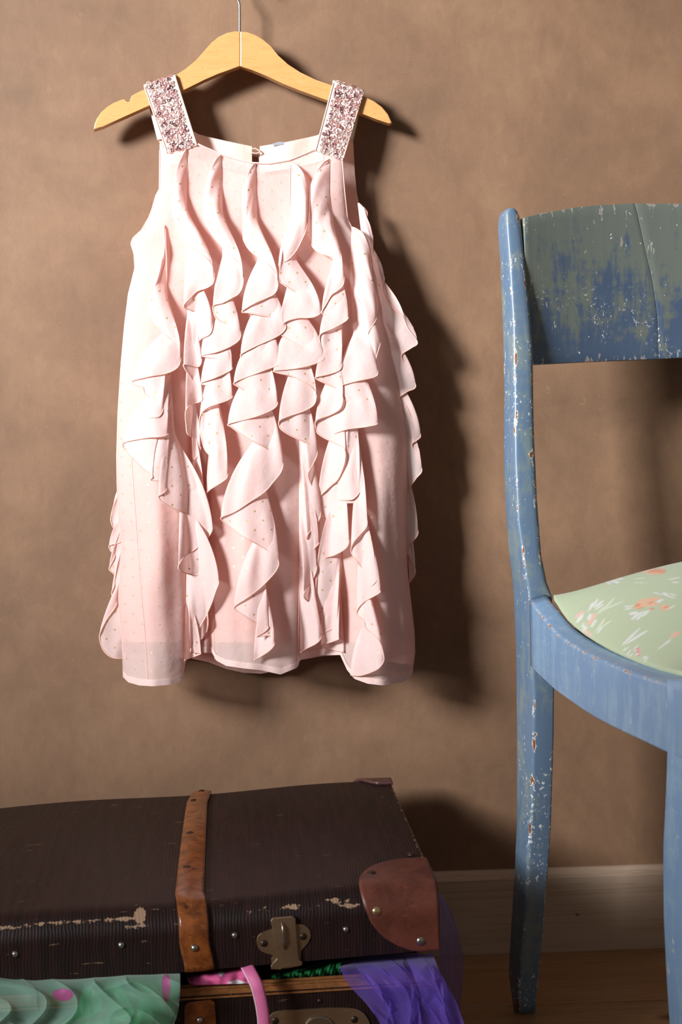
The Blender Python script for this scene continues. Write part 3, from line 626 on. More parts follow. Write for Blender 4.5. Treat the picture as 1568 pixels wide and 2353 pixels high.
# crest rail: two boards meeting at an old crack
Ct = [(1201, 501), (1249, 490), (1320, 477), (1377, 471), (1463, 467), (1568, 468), (1650, 472)]
Cb = [(1228, 838), (1360, 831), (1463, 827), (1568, 822), (1650, 818)]
Yc = -PY(1197, 600, 0.19)[1] - 0.012
pL = PY(1207, 600, Yc); W2 = 0.212 - 0.004
def crest_pt(a, v, back=0.0):
    """a: 0..2*W2 along the chair's width, v: 0 top .. 1 bottom"""
    a_ = a if a <= W2 else 2 * W2 - a
    q = a_ / W2; sag = 0.030 * (1 - (1 - q) ** 2)
    base = pL + lat * a - fwd * (sag + back)
    base_m = pL + lat * a_ - fwd * (0.030 * (1 - (1 - q) ** 2))
    px = proj([base_m[0], base_m[1], 0.75])[0]; Y = -base_m[1]
    zt = PY(px, itp(Ct, px), Y)[2]; zb = PY(px, itp(Cb, px), Y)[2]
    if px > 1568:
        zt, zb = PY(1568, 468, -0 + Y)[2] + 0.0, PY(1568, 822, Y)[2]
    zt += 0.0; 
    return np.array([base[0], base[1], zt + (zb - zt) * v])
def apx(px):
    return float(np.clip(along(pL, lat, px), 0, 2 * W2))
crack = [(0, apx(1487)), (0.25, apx(1507)), (0.5, apx(1528)), (0.75, apx(1540)), (1.0, apx(1541))]
for side in (0, 1):
    Vv = []; nA, nV = 26, 16; edge = []
    for bk in (0.0, 0.016):
        for i in range(nV):
            v_ = i / (nV - 1); ck = itp(crack, v_)
            for j in range(nA):
                t = j / (nA - 1)
                a = t * (ck - 0.0001) if side == 0 else (ck + 0.0001) + t * (2 * W2 - ck - 0.0001)
                Vv.append(crest_pt(a, v_, bk)); edge.append(1.0 if i in (0, nV - 1) else (0.6 if (side == 0 and j == 0) else 0.0))
    N = nA * nV; F = grid_faces(nV, nA) + [tuple(N + q for q in f[::-1]) for f in grid_faces(nV, nA)]
    ring = [(0, j) for j in range(nA)] + [(i, nA - 1) for i in range(1, nV)] + [(nV - 1, j) for j in range(nA - 2, -1, -1)] + [(i, 0) for i in range(nV - 2, 0, -1)]
    for q in range(len(ring)):
        a, b = ring[q], ring[(q + 1) % len(ring)]; ia, ib = a[0] * nA + a[1], b[0] * nA + b[1]; F.append((ia, N + ia, N + ib, ib))
    o = mk('backrest_board', Vv, F, M['crest'], chair, attrs={'edge': edge})
    bv = o.modifiers.new('bevel', 'BEVEL'); bv.width = 0.0006; bv.segments = 2; bv.limit_method = 'ANGLE'; bv.angle_limit = 1.0
# side rails
rd = np.array([math.sin(math.radians(5.9)), -math.cos(math.radians(5.9)), 0])
r0 = PY(1217, 1377, 0.226)
Ro = [(1214, 1360), (1217, 1377), (1228, 1395), (1240, 1409), (1271, 1449), (1295, 1469), (1320, 1486), (1377, 1516), (1463, 1551), (1568, 1582), (1620, 1592)]
Ri = [(1262, 1340), (1272, 1362), (1280, 1380), (1291, 1400), (1320, 1434), (1345, 1456), (1377, 1477), (1463, 1519), (1568, 1549), (1640, 1562)]
Rlo = [(1205, 1520), (1219, 1533), (1234, 1549), (1277, 1589), (1349, 1640), (1406, 1671), (1477, 1704), (1531, 1730), (1568, 1746), (1620, 1766)]
secs = []
inn_n = np.array([rd[1] * -1, rd[0], 0]) * 1.0
inn = np.array([-rd[1], rd[0], 0]); inn = inn if inn[0] > 0 else -inn
INNER = []
for px in [1217, 1226, 1236, 1248, 1260, 1275, 1290, 1310, 1335, 1365, 1400, 1440, 1480, 1520, 1560, 1600]:
    t = along(r0, rd, px); b = r0 + rd * t; Y = -b[1]
    zt = PY(px, itp(Ro, px), Y)[2]; zb = PY(px, itp(Rlo, px), Y)[2]
    o_t = np.array([b[0], b[1], zt]); o_b = np.array([b[0], b[1], zb])
    wd = 0.021
    i_t = o_t + inn * wd + np.array([0, 0, 0.006]); i_b = o_b + inn * wd
    s_, ed_ = rsec([o_b, o_t, i_t, i_b], [0.002, 0.003, 0.008, 0.002]); secs.append(s_); INNER.append(i_t)
loft('side_rail', secs, M['frame_paint'], chair, False, ed_)
loft('side_rail', secs, M['frame_paint'], chair, True, ed_)
# front legs
fl = [(1700, 1531), (1735, 1532), (1800, 1529), (1850, 1527), (1950, 1522), (2100, 1523), (2250, 1530), (2353, 1537), (2500, 1549), (2640, 1560)]
tF = along(r0, rd, 1534); bF = r0 + rd * tF; YF = -bF[1]
zf = np.linspace(0, 1, 24); secs = []
y_bot = 2353.0
for yv in np.linspace(2353, 2900, 300):
    if PY(1560, yv, YF)[2] <= 0: y_bot = yv; break
for t in zf:
    yv = 1560 + (y_bot - 1560) * t
    L_ = PY(itp(fl, yv), yv, YF); wd = 0.040 - 0.012 * t
    cs = [L_ - rd * 0.0 - fwd * 0.0, L_ + fwd * (0.038 - 0.010 * t), L_ + fwd * (0.038 - 0.01 * t) + lat * wd, L_ + lat * wd]
    s_, ed_ = rsec(cs, [0.003] * 4); s_[:, 2] = L_[2]; secs.append(s_)
S0 = secs[-1][:, 2].mean(); secs[-1][:, 2] = 0.0005
loft('front_leg', secs, M['frame_paint'], chair, False, ed_)
loft('front_leg', secs, M['frame_paint'], chair, True, ed_)
# front and rear seat rails between the legs
fe = secs[0]; zt_ = INNER[-3][2]
a = INNER[-2] + fwd * 0.012; b = mirror(a, MIR)
def bar(name, a, b, d, h, mat):
    u_ = (b - a) / np.linalg.norm(b - a); q = np.array([-u_[1], u_[0], 0]) * d; dn = np.array([0, 0, -h]); secs = []
    for p in (a, b): s_, e_ = rsec([p + dn, p, p + q, p + q + dn], [0.003] * 4); secs.append(s_)
    return loft(name, secs, mat, chair, False, e_)
bar('front_rail', a, b, 0.022, 0.055, M['frame_paint'])
a = secs[0][0] * 0 + PY(1240, 1420, 0.215); a[2] = 0.415; b = mirror(a, MIR); bar('rear_rail', a, b, 0.02, 0.05, M['frame_paint'])
# cushion
corner = PZ(1272, 1370, 0.436)
nv_, nu_ = 200, 260
ed = np.array(INNER)[2:-2] ; 
sL = np.r_[0, np.cumsum(np.linalg.norm(np.diff(ed, axis=0), axis=1))]; sL /= sL[-1]
vv = np.linspace(0, 1, nv_)
Lp = np.stack([np.interp(vv, sL, ed[:, k]) for k in range(3)], 1)
Lp = Lp - inn * 0.004
Lp[:, 2] += -0.004 + 0.008 * (1 - vv) ** 2
# lift back corner onto the photograph's outline
Rp = mirror(Lp, MIR)
uu = np.linspace(0, 1, nu_)
G = Lp[:, None, :] * (1 - uu)[None, :, None] + Rp[:, None, :] * uu[None, :, None]
su = 1 - np.abs(2 * uu - 1) ** 2.2; sv = 1 - np.abs(2 * vv - 1) ** 2.6
hgt = 0.070 * (su[None, :] ** 0.85) * (sv[:, None] ** 0.55)
G[..., 2] += hgt - 0.0
cols = np.tile(np.array(srgb(186, 198, 164)[:3]), (nv_ * nu_, 1)); Gq = (G.reshape(-1, 3) - CAM) @ MC; XY = np.stack([IW / 2 - Gq[:, 0] / Gq[:, 2] * FPX, IH / 2 + Gq[:, 1] / Gq[:, 2] * FPX], -1)
def petal(x0, y0, x1, y1, wd, c, op=0.85, sh=(0, 0)):
    f_ = 0.2857
    p0 = np.array([1120 + x0 * f_, 1240 + y0 * f_]) + sh; p1 = np.array([1120 + x1 * f_, 1240 + y1 * f_]) + sh
    ax = p1 - p0; Ln = np.linalg.norm(ax) + 1e-9; ax = ax / Ln; q = XY - p0; t = (q @ ax) / Ln; s = q @ np.array([-ax[1], ax[0]])
    wm = wd * f_ * 1.1
    prof = np.sqrt(np.clip(4 * t * (1 - t), 0, 1)); dd = np.abs(s) / (wm * 0.5 * prof + 1e-6)
    k = np.clip((1.25 - dd) / 0.5, 0, 1) * (t > 0) * (t < 1) * op
    cols[:] = cols * (1 - k[:, None]) + np.array(srgb(*c)[:3]) * k[:, None]
WH, LF, PK, OR, OR2, RD = (228, 228, 226), (216, 222, 200), (232, 188, 176), (226, 134, 88), (236, 178, 146), (222, 126, 130)
PET = [(845, 605, 875, 545, 16, WH), (870, 585, 915, 515, 18, WH), (885, 590, 962, 530, 18, WH), (895, 605, 960, 560, 12, WH), (835, 620, 865, 590, 8, WH),
 (915, 645, 965, 575, 12, LF), (935, 630, 1052, 505, 12, LF), (955, 610, 1118, 538, 12, LF), (985, 585, 1030, 530, 12, LF),
 (738, 660, 805, 618, 34, PK), (752, 700, 800, 640, 26, WH), (840, 715, 905, 630, 36, PK), (842, 690, 862, 630, 24, WH), (798, 705, 845, 800, 26, WH), (815, 760, 890, 822, 20, PK), (865, 745, 910, 680, 20, WH), (850, 725, 880, 690, 14, OR2),
 (905, 785, 978, 668, 16, LF), (922, 765, 1028, 688, 12, LF), (915, 800, 960, 740, 10, WH),
 (1118, 892, 1258, 755, 18, WH), (1150, 880, 1322, 772, 18, WH), (1120, 885, 1180, 962, 8, WH), (1165, 900, 1212, 990, 7, WH), (1228, 895, 1262, 975, 36, WH), (1238, 905, 1262, 970, 24, RD), (1296, 975, 1325, 1015, 24, WH),
 (1205, 590, 1300, 560, 34, OR2), (1228, 555, 1318, 528, 34, OR2), (1210, 580, 1260, 562, 22, OR), (1290, 575, 1400, 555, 34, OR2), (1300, 535, 1410, 515, 30, OR2), (1320, 560, 1360, 545, 16, OR), (1330, 610, 1370, 596, 14, OR), (1385, 550, 1435, 528, 20, WH), (1225, 600, 1285, 590, 10, OR),
 (1172, 640, 1235, 632, 22, WH), (1190, 685, 1245, 640, 20, WH), (1232, 690, 1272, 640, 20, WH), (1275, 665, 1330, 612, 18, WH), (1235, 640, 1320, 622, 14, WH),
 (1130, 588, 1205, 574, 8, WH), (1128, 606, 1190, 592, 7, WH), (1135, 575, 1165, 606, 6, WH),
 (1410, 600, 1472, 568, 26, OR2), (1425, 615, 1505, 590, 24, OR2), (1440, 600, 1485, 580, 12, OR), (1480, 605, 1535, 576, 10, WH),
 (1255, 308, 1352, 288, 26, OR2), (1310, 306, 1455, 300, 42, OR), (1290, 318, 1420, 318, 14, OR2),
 (958, 368, 1012, 402, 20, WH), (995, 368, 1082, 392, 20, WH), (1035, 358, 1112, 362, 16, WH), (1005, 328, 1185, 312, 7, LF), (1190, 360, 1300, 352, 7, LF), (1195, 390, 1300, 395, 7, LF),
 (1500, 835, 1575, 790, 36, PK), (1520, 820, 1575, 800, 18, OR2), (1398, 935, 1500, 850, 9, WH), (1440, 905, 1505, 855, 12, WH), (1365, 470, 1568, 525, 10, WH), (1420, 472, 1568, 500, 8, WH), (1470, 370, 1568, 350, 14, LF), (1500, 390, 1568, 392, 10, WH),
 (590, 480, 604, 440, 20, WH), (560, 460, 605, 455, 10, LF)]
for sh in ((0, 0), (310, 20), (620, -10), (930, 15)):
    sh_ = np.array(sh)
    for p in PET: petal(*p[:5], p[5], 0.85, sh_)
Vc = G.reshape(-1, 3)
cu = mk('seat_cushion', Vc, grid_faces(nv_, nu_), M['cushion'], chair, attrs={'print': cols})
tag(cu, 'pale green seat cushion printed with orange, pink and white flowers')
sd = cu.modifiers.new('thick', 'SOLIDIFY'); sd.thickness = 0.006; sd.offset = -1

# ------------------------------------------------------------------ suitcase
case = empty('suitcase', (-0.25, -0.26, 0.0), 'old dark brown suitcase with leather corner and strap, lid ajar over spilling fabrics', 'suitcase')
O = PY(1007, 2182, 0.45); Lf = PY(200, 2253, 0.475); dl = (Lf - O) / np.linalg.norm(Lf - O)
BR = PY(891, 1784, 0.055); BL = PY(0, 1848, 0.075)
LH = PY(998, 2036, 0.448)[2] - O[2]
bk = BR - O; bk[2] = 0; LD = np.linalg.norm(bk); bk /= LD
dlb = (BL - BR) / np.linalg.norm(BL - BR)
zback = BR[2]
print('lid: height', LH, 'depth', LD, 'O', O, 'zb', zback, 'dl', dl, dlb)
RR = 0.022
def lid_profile(t):
    """t: arc length from the front lower edge: -> (b back distance 0..LD, z height fraction info)"""
    f1 = LH - RR; f2 = f1 + RR * math.pi / 2; f3 = f2 + LD - 2 * RR; f4 = f3 + RR * math.pi / 2
    if t < f1: return 0.0, t
    if t < f2: a = (t - f1) / RR; return RR * (1 - math.cos(a)), f1 + RR * math.sin(a)
    if t < f3: return RR + (t - f2), LH
    if t < f4: a = (t - f3) / RR; return LD - RR + RR * math.sin(a), f1 + RR * math.cos(a)
    return LD, max(0, f1 - (t - f4))
TT = 2 * (LH - RR) + RR * math.pi + LD - 2 * RR
def lid(s, t, off=0.0):
    def raw(s, t):
        b, z = lid_profile(t); q = b / LD
        p = (O + dl * s) * (1 - q) + (O + bk * LD + dlb * s) * q
        zt_front = (O + dl * s)[2]; zt_back = zback - LH + dlb[2] * s
        base = zt_front * (1 - q) + zt_back * q
        bl = 0.007 * math.sin(math.pi * q) * min(1, max(s, 0) / 0.1) if z > LH * 0.9 else 0
        return np.array([p[0], p[1], base + z + bl + (0.0 if z < LH * 0.6 else 0.0015 * math.sin(s * 22))])
    p = raw(s, t)
    if off == 0: return p
    e = 1e-4; a = raw(s + e, t) - p; b_ = raw(s, t + e) - p; n_ = np.cross(b_, a); n_ /= np.linalg.norm(n_) + 1e-12
    b, z = lid_profile(t)
    if n_[1] > 0 and b < LD * 0.5: n_ = -n_
    if z >= LH * 0.99 and n_[2] < 0: n_ = -n_
    return p + n_ * off
SW = 0.60
ss = np.linspace(0.0, SW, 300); ts = np.unique(np.r_[np.linspace(0, LH + 0.03, 40), np.linspace(LH + 0.03, TT, 60)])
Vl = np.array([[lid(s, t) for s in ss] for t in ts]); n_, m_ = Vl.shape[:2]
sg, tg = np.meshgrid(ss, ts)
tf = LH - RR * 0.2
def nz(a, b, f1, f2): return np.sin(a * f1 + 3 * np.sin(b * f2)) * np.sin(a * f1 * 0.43 + b * f2 * 1.7 + 1.3)
wear = 0.62 * np.exp(-((tg - (LH - 0.006 - 0.012 * np.clip(sg - 0.33, 0, 1))) / 0.0030) ** 2) * np.clip((sg - 0.245) / 0.02, 0, 1) * 1.45
wear += 0.66 * np.exp(-((tg - tf + 0.004) / 0.006) ** 2) * ((sg > 0.07) & (sg < 0.17)) + 0.42 * np.exp(-((tg - tf - 0.012) / 0.006) ** 2)
def spot(px, py, rx, ry, a):
    """worn patch centred where the photograph shows it, kept in the lid's own coordinates"""
    global wear
    best = min(((abs(proj(lid(s, t))[0] - px) + abs(proj(lid(s, t))[1] - py)), s, t) for s in np.linspace(0, 0.5, 120) for t in np.linspace(0, TT * 0.75, 110))
    wear = np.maximum(wear, a * np.exp(-((sg - best[1]) / rx) ** 2 - ((tg - best[2]) / ry) ** 2))
spot(322, 2100, 0.007, 0.010, 1.3); spot(312, 2128, 0.012, 0.003, 1.0); spot(350, 2090, 0.008, 0.003, 0.9)
spot(795, 2082, 0.014, 0.0025, 1.1); spot(770, 2070, 0.012, 0.002, 0.9); spot(680, 2088, 0.012, 0.002, 0.9); spot(880, 1830, 0.002, 0.03, 0.8)
wear = np.maximum(wear, 0.85 * np.exp(-(sg / 0.0035) ** 2))
uvl = np.stack([sg, tg], -1).reshape(-1, 2)
Vf = Vl.reshape(-1, 3); F = grid_faces(n_, m_)
F.append(tuple(i * m_ for i in range(n_))); F.append(tuple(i * m_ + m_ - 1 for i in range(n_))[::-1])
lidp = mk('lid', Vf, F, M['case'], case, uv=uvl, attrs={'wear': wear.ravel()})
fn = np.cross(dl, [0, 0, 1.0]); fn /= np.linalg.norm(fn)
if fn[1] > 0: fn = -fn
def onlid(px, py, off=0.0): return PP(px, py, O + fn * off, fn)
# strap over the lid
sf = abs(np.dot(onlid(455, 2225) - O, dl)); sb_ = np.dot(PZ(463, 1800, zback) - BR, dlb)
def shell(name, inside, mat, parent, thick, res=(30, 60), srange=None, trange=None):
    pass
def patch(name, sfun, t0, t1, thick, mat, parent, nt=70, ns=12, crown=0.0):
    V = []; 
    for off in (thick, 0.0002):
        for i in range(nt):
            t = t0 + (t1 - t0) * i / (nt - 1); a, b = sfun(t)
            for j in range(ns):
                q = j / (ns - 1); V.append(lid(a + (b - a) * q, t, (off + crown * (1 - (2 * q - 1) ** 2)) if off > 0.001 else off))
    N = nt * ns; F = grid_faces(nt, ns) + [tuple(N + q for q in f[::-1]) for f in grid_faces(nt, ns)]
    ring = [(0, j) for j in range(ns)] + [(i, ns - 1) for i in range(1, nt)] + [(nt - 1, j) for j in range(ns - 2, -1, -1)] + [(i, 0) for i in range(nt - 2, 0, -1)]
    for q in range(len(ring)):
        a, b = ring[q], ring[(q + 1) % len(ring)]; ia, ib = a[0] * ns + a[1], b[0] * ns + b[1]; F.append((ia, N + ia, N + ib, ib))
    return mk(name, V, F, mat, parent)
def lid_at(px, py):
    e = 1e9
    for s in np.linspace(0, 0.58, 150):
        for t in np.linspace(0, TT * 0.96, 150):
            a, b = proj(lid(s, t)); q = (a - px) ** 2 + (b - py) ** 2
            if q < e and not (t > TT - LH * 1.2 ): e = q; r = (s, t)
    return r
STC = []
for px, py in ((463, 1806), (453, 1850), (446, 1925), (437, 2000), (434, 2058), (443, 2115), (450, 2165), (457, 2215)):
    s_, t_ = lid_at(px, py); STC.append((t_, s_))
STC = sorted(STC); print('strap', STC)
def sfn(t):
    b, z = lid_profile(t); q = b / LD; c = float(np.interp(t, [a_[0] for a_ in STC], [a_[1] for a_ in STC])); hw = 0.0128 - 0.002 * q; return c - hw, c + hw
stp = patch('strap', sfn, 0.001, TT - 0.01, 0.0035, M['strap'], case, 110, 14, 0.0015)
tag(stp, 'chestnut leather strap')
def rivet(px, py, r, h, mat, off, parent, nm='rivet'):
    s, t = lid_at(px, py); p = lid(s, t, off - 0.0003); n = lid(s, t, off + 0.01) - p; dome(nm, p, n, r, h, mat, parent)
for px, py in ((463, 1803), (449, 1849), (438, 1924), (427, 2002)): rivet(px, py, 0.0036, 0.0012, M['steel_dark'], 0.0052, stp)
rivet(449, 2171, 0.0034, 0.003, M['steel'], 0.0050, stp)
for px, py in ((36, 2194), (277, 2174), (537, 2151), (792, 2134)): rivet(px, py, 0.0031, 0.0028, M['steel'], 0.0, case)
# leather corners
def cfront(t):
    c = 0.060; bb = 0.061 if t < c else 0.066; q = max(0, 1 - ((t - c) / bb) ** 2); return -0.0015, 0.064 * math.sqrt(q) + 0.004
cp = patch('leather_corner', cfront, 0.0, 0.1255, 0.0022, M['corner'], case, 60, 22); tag(cp, 'reddish brown leather corner patch')
for px, py, m_ in ((861, 2092, 'brass2'), (967, 2158, 'steel'), (852, 2013, 'steel_dark'), (945, 1969, 'steel_dark')): rivet(px, py, 0.0042, 0.002, M[m_], 0.0022, cp)
def cback(t):
    q = max(0, (t - (TT - LH - 0.035)) / 0.08); return -0.0015, 0.005 + 0.055 * min(1, q) ** 0.6
cb = patch('leather_corner', cback, TT - LH - 0.030, TT - 0.002, 0.0035, M['corner_dark'], case, 30, 12); tag(cb, 'dark lifting leather at the back corner')
# latch on the lid
lt = slab('latch', [onlid(x, y, 0.0012) for x, y in catmull([(590, 2160), (598, 2146), (622, 2136), (640, 2132), (660, 2130), (684, 2124), (703, 2128), (714, 2143), (712, 2160), (700, 2176), (690, 2190), (692, 2212), (678, 2222), (645, 2226), (628, 2222), (624, 2204), (628, 2194), (608, 2190), (594, 2178)], 4, closed=True)], -fn * 0.0013, M['brass'], case, 0.0005)
tag(lt, 'tarnished brass latch plate')
slab('hasp', [onlid(x, y, 0.0042) for x, y in [(622, 2116), (626, 2110), (672, 2106), (680, 2112), (681, 2150), (684, 2205), (696, 2212), (694, 2219), (682, 2222), (680, 2218), (648, 2222), (646, 2229), (624, 2228), (622, 2220), (634, 2212), (640, 2205), (632, 2160)]], -fn * 0.0028, M['brass'], lt, 0.0008)
tube('hasp_loop', [onlid(x, y, o_) for x, y, o_ in [(650, 2122, 0.004), (650, 2130, 0.0068), (651, 2145, 0.0072), (653, 2165, 0.007), (656, 2180, 0.004)]], 0.0013, M['steel'], lt, 8)
for px, py in ((607, 2168), (697, 2152)): dome('screw', onlid(px, py, 0.0013), fn, 0.0032, 0.0014, M['steel_dark'], lt)
# base: hollow box
RZ = 0.146
A = PZ(1001, 2236, RZ); B = PZ(560, 2263, RZ); bl = (B - A) / np.linalg.norm(B - A); bn = np.array([bl[1], -bl[0], 0]); bn = bn if bn[1] > 0 else -bn
print('base', A, bl, bn)
BWd, BD, TH = 0.60, 0.37, 0.006
def bp(s, b, z): return A + bl * s + bn * b + np.array([0, 0, z - RZ])
def bbox(name, s0, s1, b0, b1, z0, z1, mat, bev=0.001, parent=case, uvm=False):
    bm = bmesh.new(); bmesh.ops.create_cube(bm, size=1)
    for v in bm.verts: v.co = Vector(bp(s0 if v.co.x < 0 else s1, b0 if v.co.y < 0 else b1, z0 if v.co.z < 0 else z1))
    if bev: bmesh.ops.bevel(bm, geom=bm.edges[:], offset=bev, segments=2, affect='EDGES')
    o = bm_obj(name, bm, mat, parent, False)
    if uvm:
        me = o.data; l = me.uv_layers.new(name='UVMap')
        for lp in me.loops:
            c = np.array(me.vertices[lp.vertex_index].co) - A; l.data[lp.index].uv = (float(np.dot(c, bl)), float(c[2] + np.dot(c, bn)))
        me.attributes.new('wear', 'FLOAT', 'POINT')
    return o
bbox('front_board', 0, BWd, 0.0, TH, 0.0, RZ - 0.008, M['case'], 0.0012, uvm=True)
bbox('back_board', 0, BWd, BD - TH, BD, 0.0, RZ - 0.008, M['case'], uvm=True)
bbox('end_board', 0, TH, TH, BD - TH, 0.0, RZ - 0.008, M['case'], uvm=True)
bbox('end_board', BWd - TH, BWd, TH, BD - TH, 0.0, RZ - 0.008, M['case'], uvm=True)
bbox('bottom_board', TH, BWd - TH, TH, BD - TH, 0.0, 0.006, M['inside'])
bbox('wooden_rim', 0, BWd, -0.001, TH, RZ - 0.008, RZ - 0.001, M['rim'], 0.0015)
bbox('wooden_rim', 0, TH, TH, BD, RZ - 0.008, RZ - 0.001, M['rim'], 0.0015)
def onbase(px, py, off=0.0): n = -bn; return PP(px, py, A + n * off, n)
bpl = slab('lock_plate', [onbase(x, y, 0.0018) for x, y in catmull([(614, 2350), (622, 2332), (642, 2323), (690, 2320), (760, 2316), (815, 2318), (838, 2330), (850, 2352), (850, 2380), (838, 2398), (800, 2408), (730, 2410), (660, 2412), (628, 2404), (615, 2380)], 3, closed=True)], bn * 0.0016, M['brass'], case, 0.0006)
tag(bpl, 'tarnished brass lock plate')
for px, py in ((633, 2346), (815, 2343)): dome('screw', onbase(px, py, 0.0018), -bn, 0.0032, 0.0012, M['steel_dark'], bpl)
slab('lock_boss', [onbase(735 + 34 * math.cos(a), 2362 + 26 * math.sin(a), 0.004) for a in np.linspace(0, 2 * math.pi, 20, endpoint=False)], bn * 0.0024, M['steel'], bpl, 0.0008)
tb = slab('leather_tab', [onbase(x, y, 0.003) for x, y in [(424, 2312), (432, 2304), (486, 2298), (494, 2304), (497, 2353), (498, 2430), (428, 2436), (424, 2353)]], bn * 0.0028, M['strap'], case, 0.0009)
dome('rivet', onbase(459, 2344, 0.003), -bn, 0.0034, 0.003, M['steel'], tb)
for px, py in ((533, 2286), (735, 2300)): dome('rivet', onbase(px, py, 0.0), -bn, 0.0024, 0.0015, M['steel_dark'], case)
hg = BR - np.array([0, 0, 0.06])

# ------------------------------------------------------------------ fabrics spilling out
def sheet(name, ctrl, nu, nv, mat, wig=0.004, freq=3.0, ph=0.0, attrs=None, wfun=None, parent=None, along_=0.0, bunch=None):
    """ctrl rows top->bottom, columns left->right of (px, py, Y)"""
    K = np.array(ctrl, float); R_, C_ = K.shape[:2]
    up = np.stack([catmull(K[r], max(1, math.ceil(nu / (C_ - 1)))) for r in range(R_)])
    full = np.stack([catmull(up[:, c], max(1, math.ceil(nv / (R_ - 1)))) for c in range(up.shape[1])], 1)
    n, m = full.shape[:2]; U, Vv = np.meshgrid(np.linspace(0, 1, m), np.linspace(0, 1, n))
    dw = wig * np.sin(2 * math.pi * freq * (U + 0.10 * np.sin(3 * Vv + ph)) + ph) * (0.35 + 0.65 * Vv) + wig * 0.4 * np.sin(2 * math.pi * freq * 2.7 * U + 4 * Vv + ph) + along_ * np.sin(9 * Vv + 4 * U + ph)
    if bunch:
        fa, fb = bunch; ridge = lambda a: 1 - np.abs(np.sin(math.pi * a)) ** 0.55
        A_ = fa * U + 0.55 * np.sin(2.3 * math.pi * Vv + ph) + 0.30 * np.sin(7 * U + 5 * Vv + 2 * ph)
        B_ = fb * Vv + 0.6 * np.sin(3.1 * math.pi * U + ph * 1.7) + 0.25 * np.sin(9 * Vv - 6 * U + ph)
        env = np.clip(Vv / 0.25, 0.12, 1)
        dw = wig * (1.3 * ridge(A_) + 0.9 * ridge(B_) * np.clip(np.sin(3 * math.pi * U + ph) + 0.4, 0, 1) + 0.5 * np.sin(11 * U + 8 * Vv + ph)) * env
    full = full.copy(); full[..., 2] += dw
    P = PYv(full[..., 0], full[..., 1], full[..., 2]); du = np.linalg.norm(P[n // 2, -1] - P[n // 2, 0]); dv = np.linalg.norm(P[-1, m // 2] - P[0, m // 2])
    at = {k: f(full[..., 0], full[..., 1]).ravel() for k, f in (attrs or {}).items()}
    return mk(name, P.reshape(-1, 3), grid_faces(n, m), mat, parent, uv=np.stack([U * du, Vv * dv], -1).reshape(-1, 2), attrs=at)
def ell(x, y, cx, cy, rx, ry): return np.clip(1.15 - ((x - cx) / rx) ** 2 - ((y - cy) / ry) ** 2, 0, 0.15) / 0.15
p1 = sheet('purple_tulle', [[(778, 2208, .40), (850, 2196, .40), (925, 2190, .40), (992, 2190, .385)], [(782, 2226, .452), (860, 2222, .452), (935, 2220, .452), (1004, 2222, .446)], [(800, 2262, .472), (878, 2258, .472), (950, 2256, .472), (1022, 2260, .468)], [(846, 2312, .478), (912, 2306, .480), (985, 2300, .480), (1046, 2300, .476)], [(880, 2368, .480), (945, 2368, .482), (1015, 2368, .482), (1072, 2368, .478)], [(905, 2480, .480), (965, 2480, .482), (1035, 2480, .482), (1095, 2480, .478)]], 180, 110, M['purple'], 0.006, 3.2, 0.6, bunch=(2.2, 0.6))
tag(p1, 'purple tulle spilling over the front right rim of the suitcase', 'fabric')
fold = sheet('fold', [[(806, 2204, .42), (850, 2200, .42), (890, 2198, .42)], [(840, 2250, .480), (880, 2248, .480), (935, 2240, .480)], [(885, 2310, .487), (925, 2308, .488), (960, 2300, .488)], [(905, 2400, .488), (945, 2400, .490), (980, 2400, .488)]], 70, 60, M['purple'], 0.003, 2.0, 1.6, parent=p1, bunch=(1.3, 0.4))
fold = sheet('fold', [[(930, 2196, .42), (965, 2194, .42), (995, 2190, .41)], [(950, 2240, .478), (990, 2236, .480), (1012, 2234, .470)], [(975, 2310, .487), (1020, 2308, .488), (1048, 2300, .482)], [(1000, 2400, .488), (1050, 2400, .490), (1082, 2400, .484)]], 70, 60, M['purple'], 0.003, 2.2, 2.6, parent=p1, bunch=(1.2, 0.5))
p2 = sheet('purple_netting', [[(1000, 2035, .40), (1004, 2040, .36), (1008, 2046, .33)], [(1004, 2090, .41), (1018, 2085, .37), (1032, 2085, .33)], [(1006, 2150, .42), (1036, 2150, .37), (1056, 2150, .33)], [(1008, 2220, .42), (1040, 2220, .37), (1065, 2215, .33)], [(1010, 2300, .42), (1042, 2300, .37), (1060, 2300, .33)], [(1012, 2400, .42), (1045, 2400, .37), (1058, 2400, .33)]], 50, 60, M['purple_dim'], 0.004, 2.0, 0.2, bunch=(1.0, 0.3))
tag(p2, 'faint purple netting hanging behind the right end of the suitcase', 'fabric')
g1 = sheet('green_satin', [[(190, 2236, .40), (300, 2232, .40), (410, 2228, .40)], [(195, 2252, .455), (300, 2244, .462), (412, 2238, .458)], [(185, 2290, .474), (300, 2292, .480), (410, 2280, .474)], [(170, 2330, .478), (300, 2338, .486), (400, 2330, .476)], [(120, 2375, .478), (280, 2380, .486), (385, 2372, .476)], [(110, 2470, .478), (280, 2470, .484), (370, 2470, .476)]], 180, 120, M['satin'], 0.006, 2.6, 0.9, bunch=(2.4, 2.2))
tag(g1, 'bright green satin bunched over the suitcase rim, left of the strap', 'fabric')
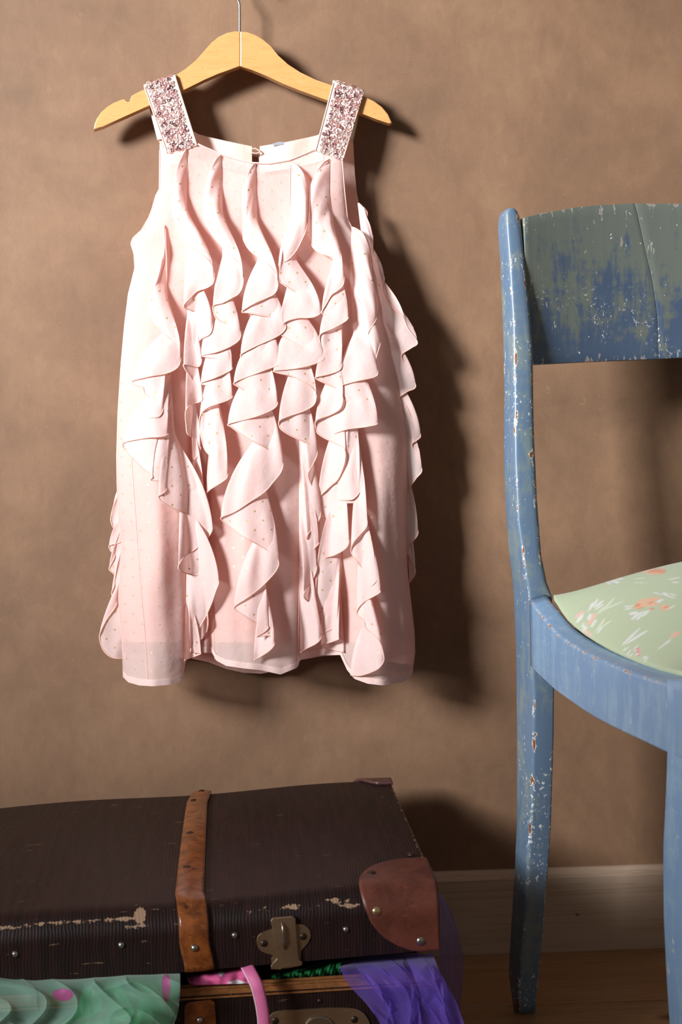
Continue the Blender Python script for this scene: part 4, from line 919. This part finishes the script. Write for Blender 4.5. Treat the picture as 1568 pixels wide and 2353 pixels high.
g2 = sheet('mint_organza', [[(-60, 2222, .41), (60, 2236, .41), (180, 2240, .41), (300, 2236, .41), (412, 2228, .41)], [(-60, 2230, .470), (60, 2246, .470), (180, 2250, .474), (300, 2244, .480), (414, 2240, .472)], [(-60, 2270, .494), (60, 2272, .494), (180, 2276, .498), (305, 2284, .502), (414, 2280, .490)], [(-60, 2320, .500), (60, 2316, .500), (175, 2318, .504), (305, 2330, .506), (408, 2330, .492)], [(-60, 2375, .502), (60, 2372, .502), (175, 2376, .506), (300, 2380, .508), (395, 2372, .494)], [(-60, 2480, .500), (60, 2480, .500), (175, 2480, .504), (300, 2480, .506), (380, 2480, .494)]], 260, 150, M['mint'], 0.0065, 4.3, 0.3, bunch=(4.6, 2.3), attrs={'spot': lambda x, y: np.maximum(ell(x, y, 145, 2286, 23, 14), ell(x, y, 382, 2268, 10, 34))}, along_=0.004)
tag(g2, 'sheer mint organza with pink dots draped over the front of the suitcase', 'fabric')
fl_ = sheet('green_boa', [[(610, 2232, .40), (680, 2224, .40), (740, 2208, .40), (800, 2198, .40)], [(618, 2238, .425), (680, 2228, .432), (740, 2216, .432), (792, 2204, .43)], [(622, 2246, .44), (680, 2240, .447), (735, 2236, .448), (785, 2228, .446)], [(625, 2262, .43), (680, 2256, .43), (735, 2256, .43), (780, 2252, .43)]], 120, 40, M['fluff'], 0.003, 7, 0.5, along_=0.002)
tag(fl_, 'fluffy dark green fabric in the gap right of the latch', 'fabric')
tri = lambda x, y: np.clip(np.maximum(1 - (np.abs(x - 508) / 8 + np.abs(y - 2236) / 10), 1 - (np.abs(x - 545) / 26 + np.abs(y - 2258) / 8)) * 6, 0, 1)
pk = sheet('pink_cotton', [[(425, 2236, .40), (495, 2226, .40), (565, 2214, .40)], [(428, 2244, .440), (495, 2232, .446), (568, 2222, .446)], [(432, 2254, .452), (500, 2246, .460), (572, 2240, .458)], [(440, 2264, .455), (505, 2262, .462), (575, 2260, .460)]], 120, 50, M['stripe'], 0.002, 2, 0.3, attrs={'spot': tri})
tag(pk, 'pink striped cotton with white triangles lying on the suitcase rim', 'fabric')
rb = [(552, 2200, .42), (566, 2216, .455), (577, 2236, .473), (590, 2262, .480), (598, 2290, .481), (604, 2322, .481), (607, 2356, .481), (606, 2420, .481)]
rc = catmull(rb, 8); nR = len(rc)
X = []; 
for i in range(nR):
    wd = 12.5
    X.append([(rc[i, 0] + wd * q, rc[i, 1] - 4 * q, rc[i, 2] + 0.0015 * (1 - q * q)) for q in np.linspace(-1, 1, 7)])
X = np.array(X); P = PYv(X[..., 0], X[..., 1], X[..., 2])
rbo = mk('pink_ribbon', P.reshape(-1, 3), grid_faces(nR, 7), M['ribbon'], uv=np.zeros((nR * 7, 2)))
md = rbo.modifiers.new('thick', 'SOLIDIFY'); md.thickness = 0.0016; md.offset = 0
tag(rbo, 'narrow pink ribbon hanging out of the suitcase beside the latch', 'ribbon')
tube('stitched_edge', P[:, 0] + np.array([0, -0.0006, 0]), 0.0009, M['ribbon_edge'], rbo, 6)
print('done build')
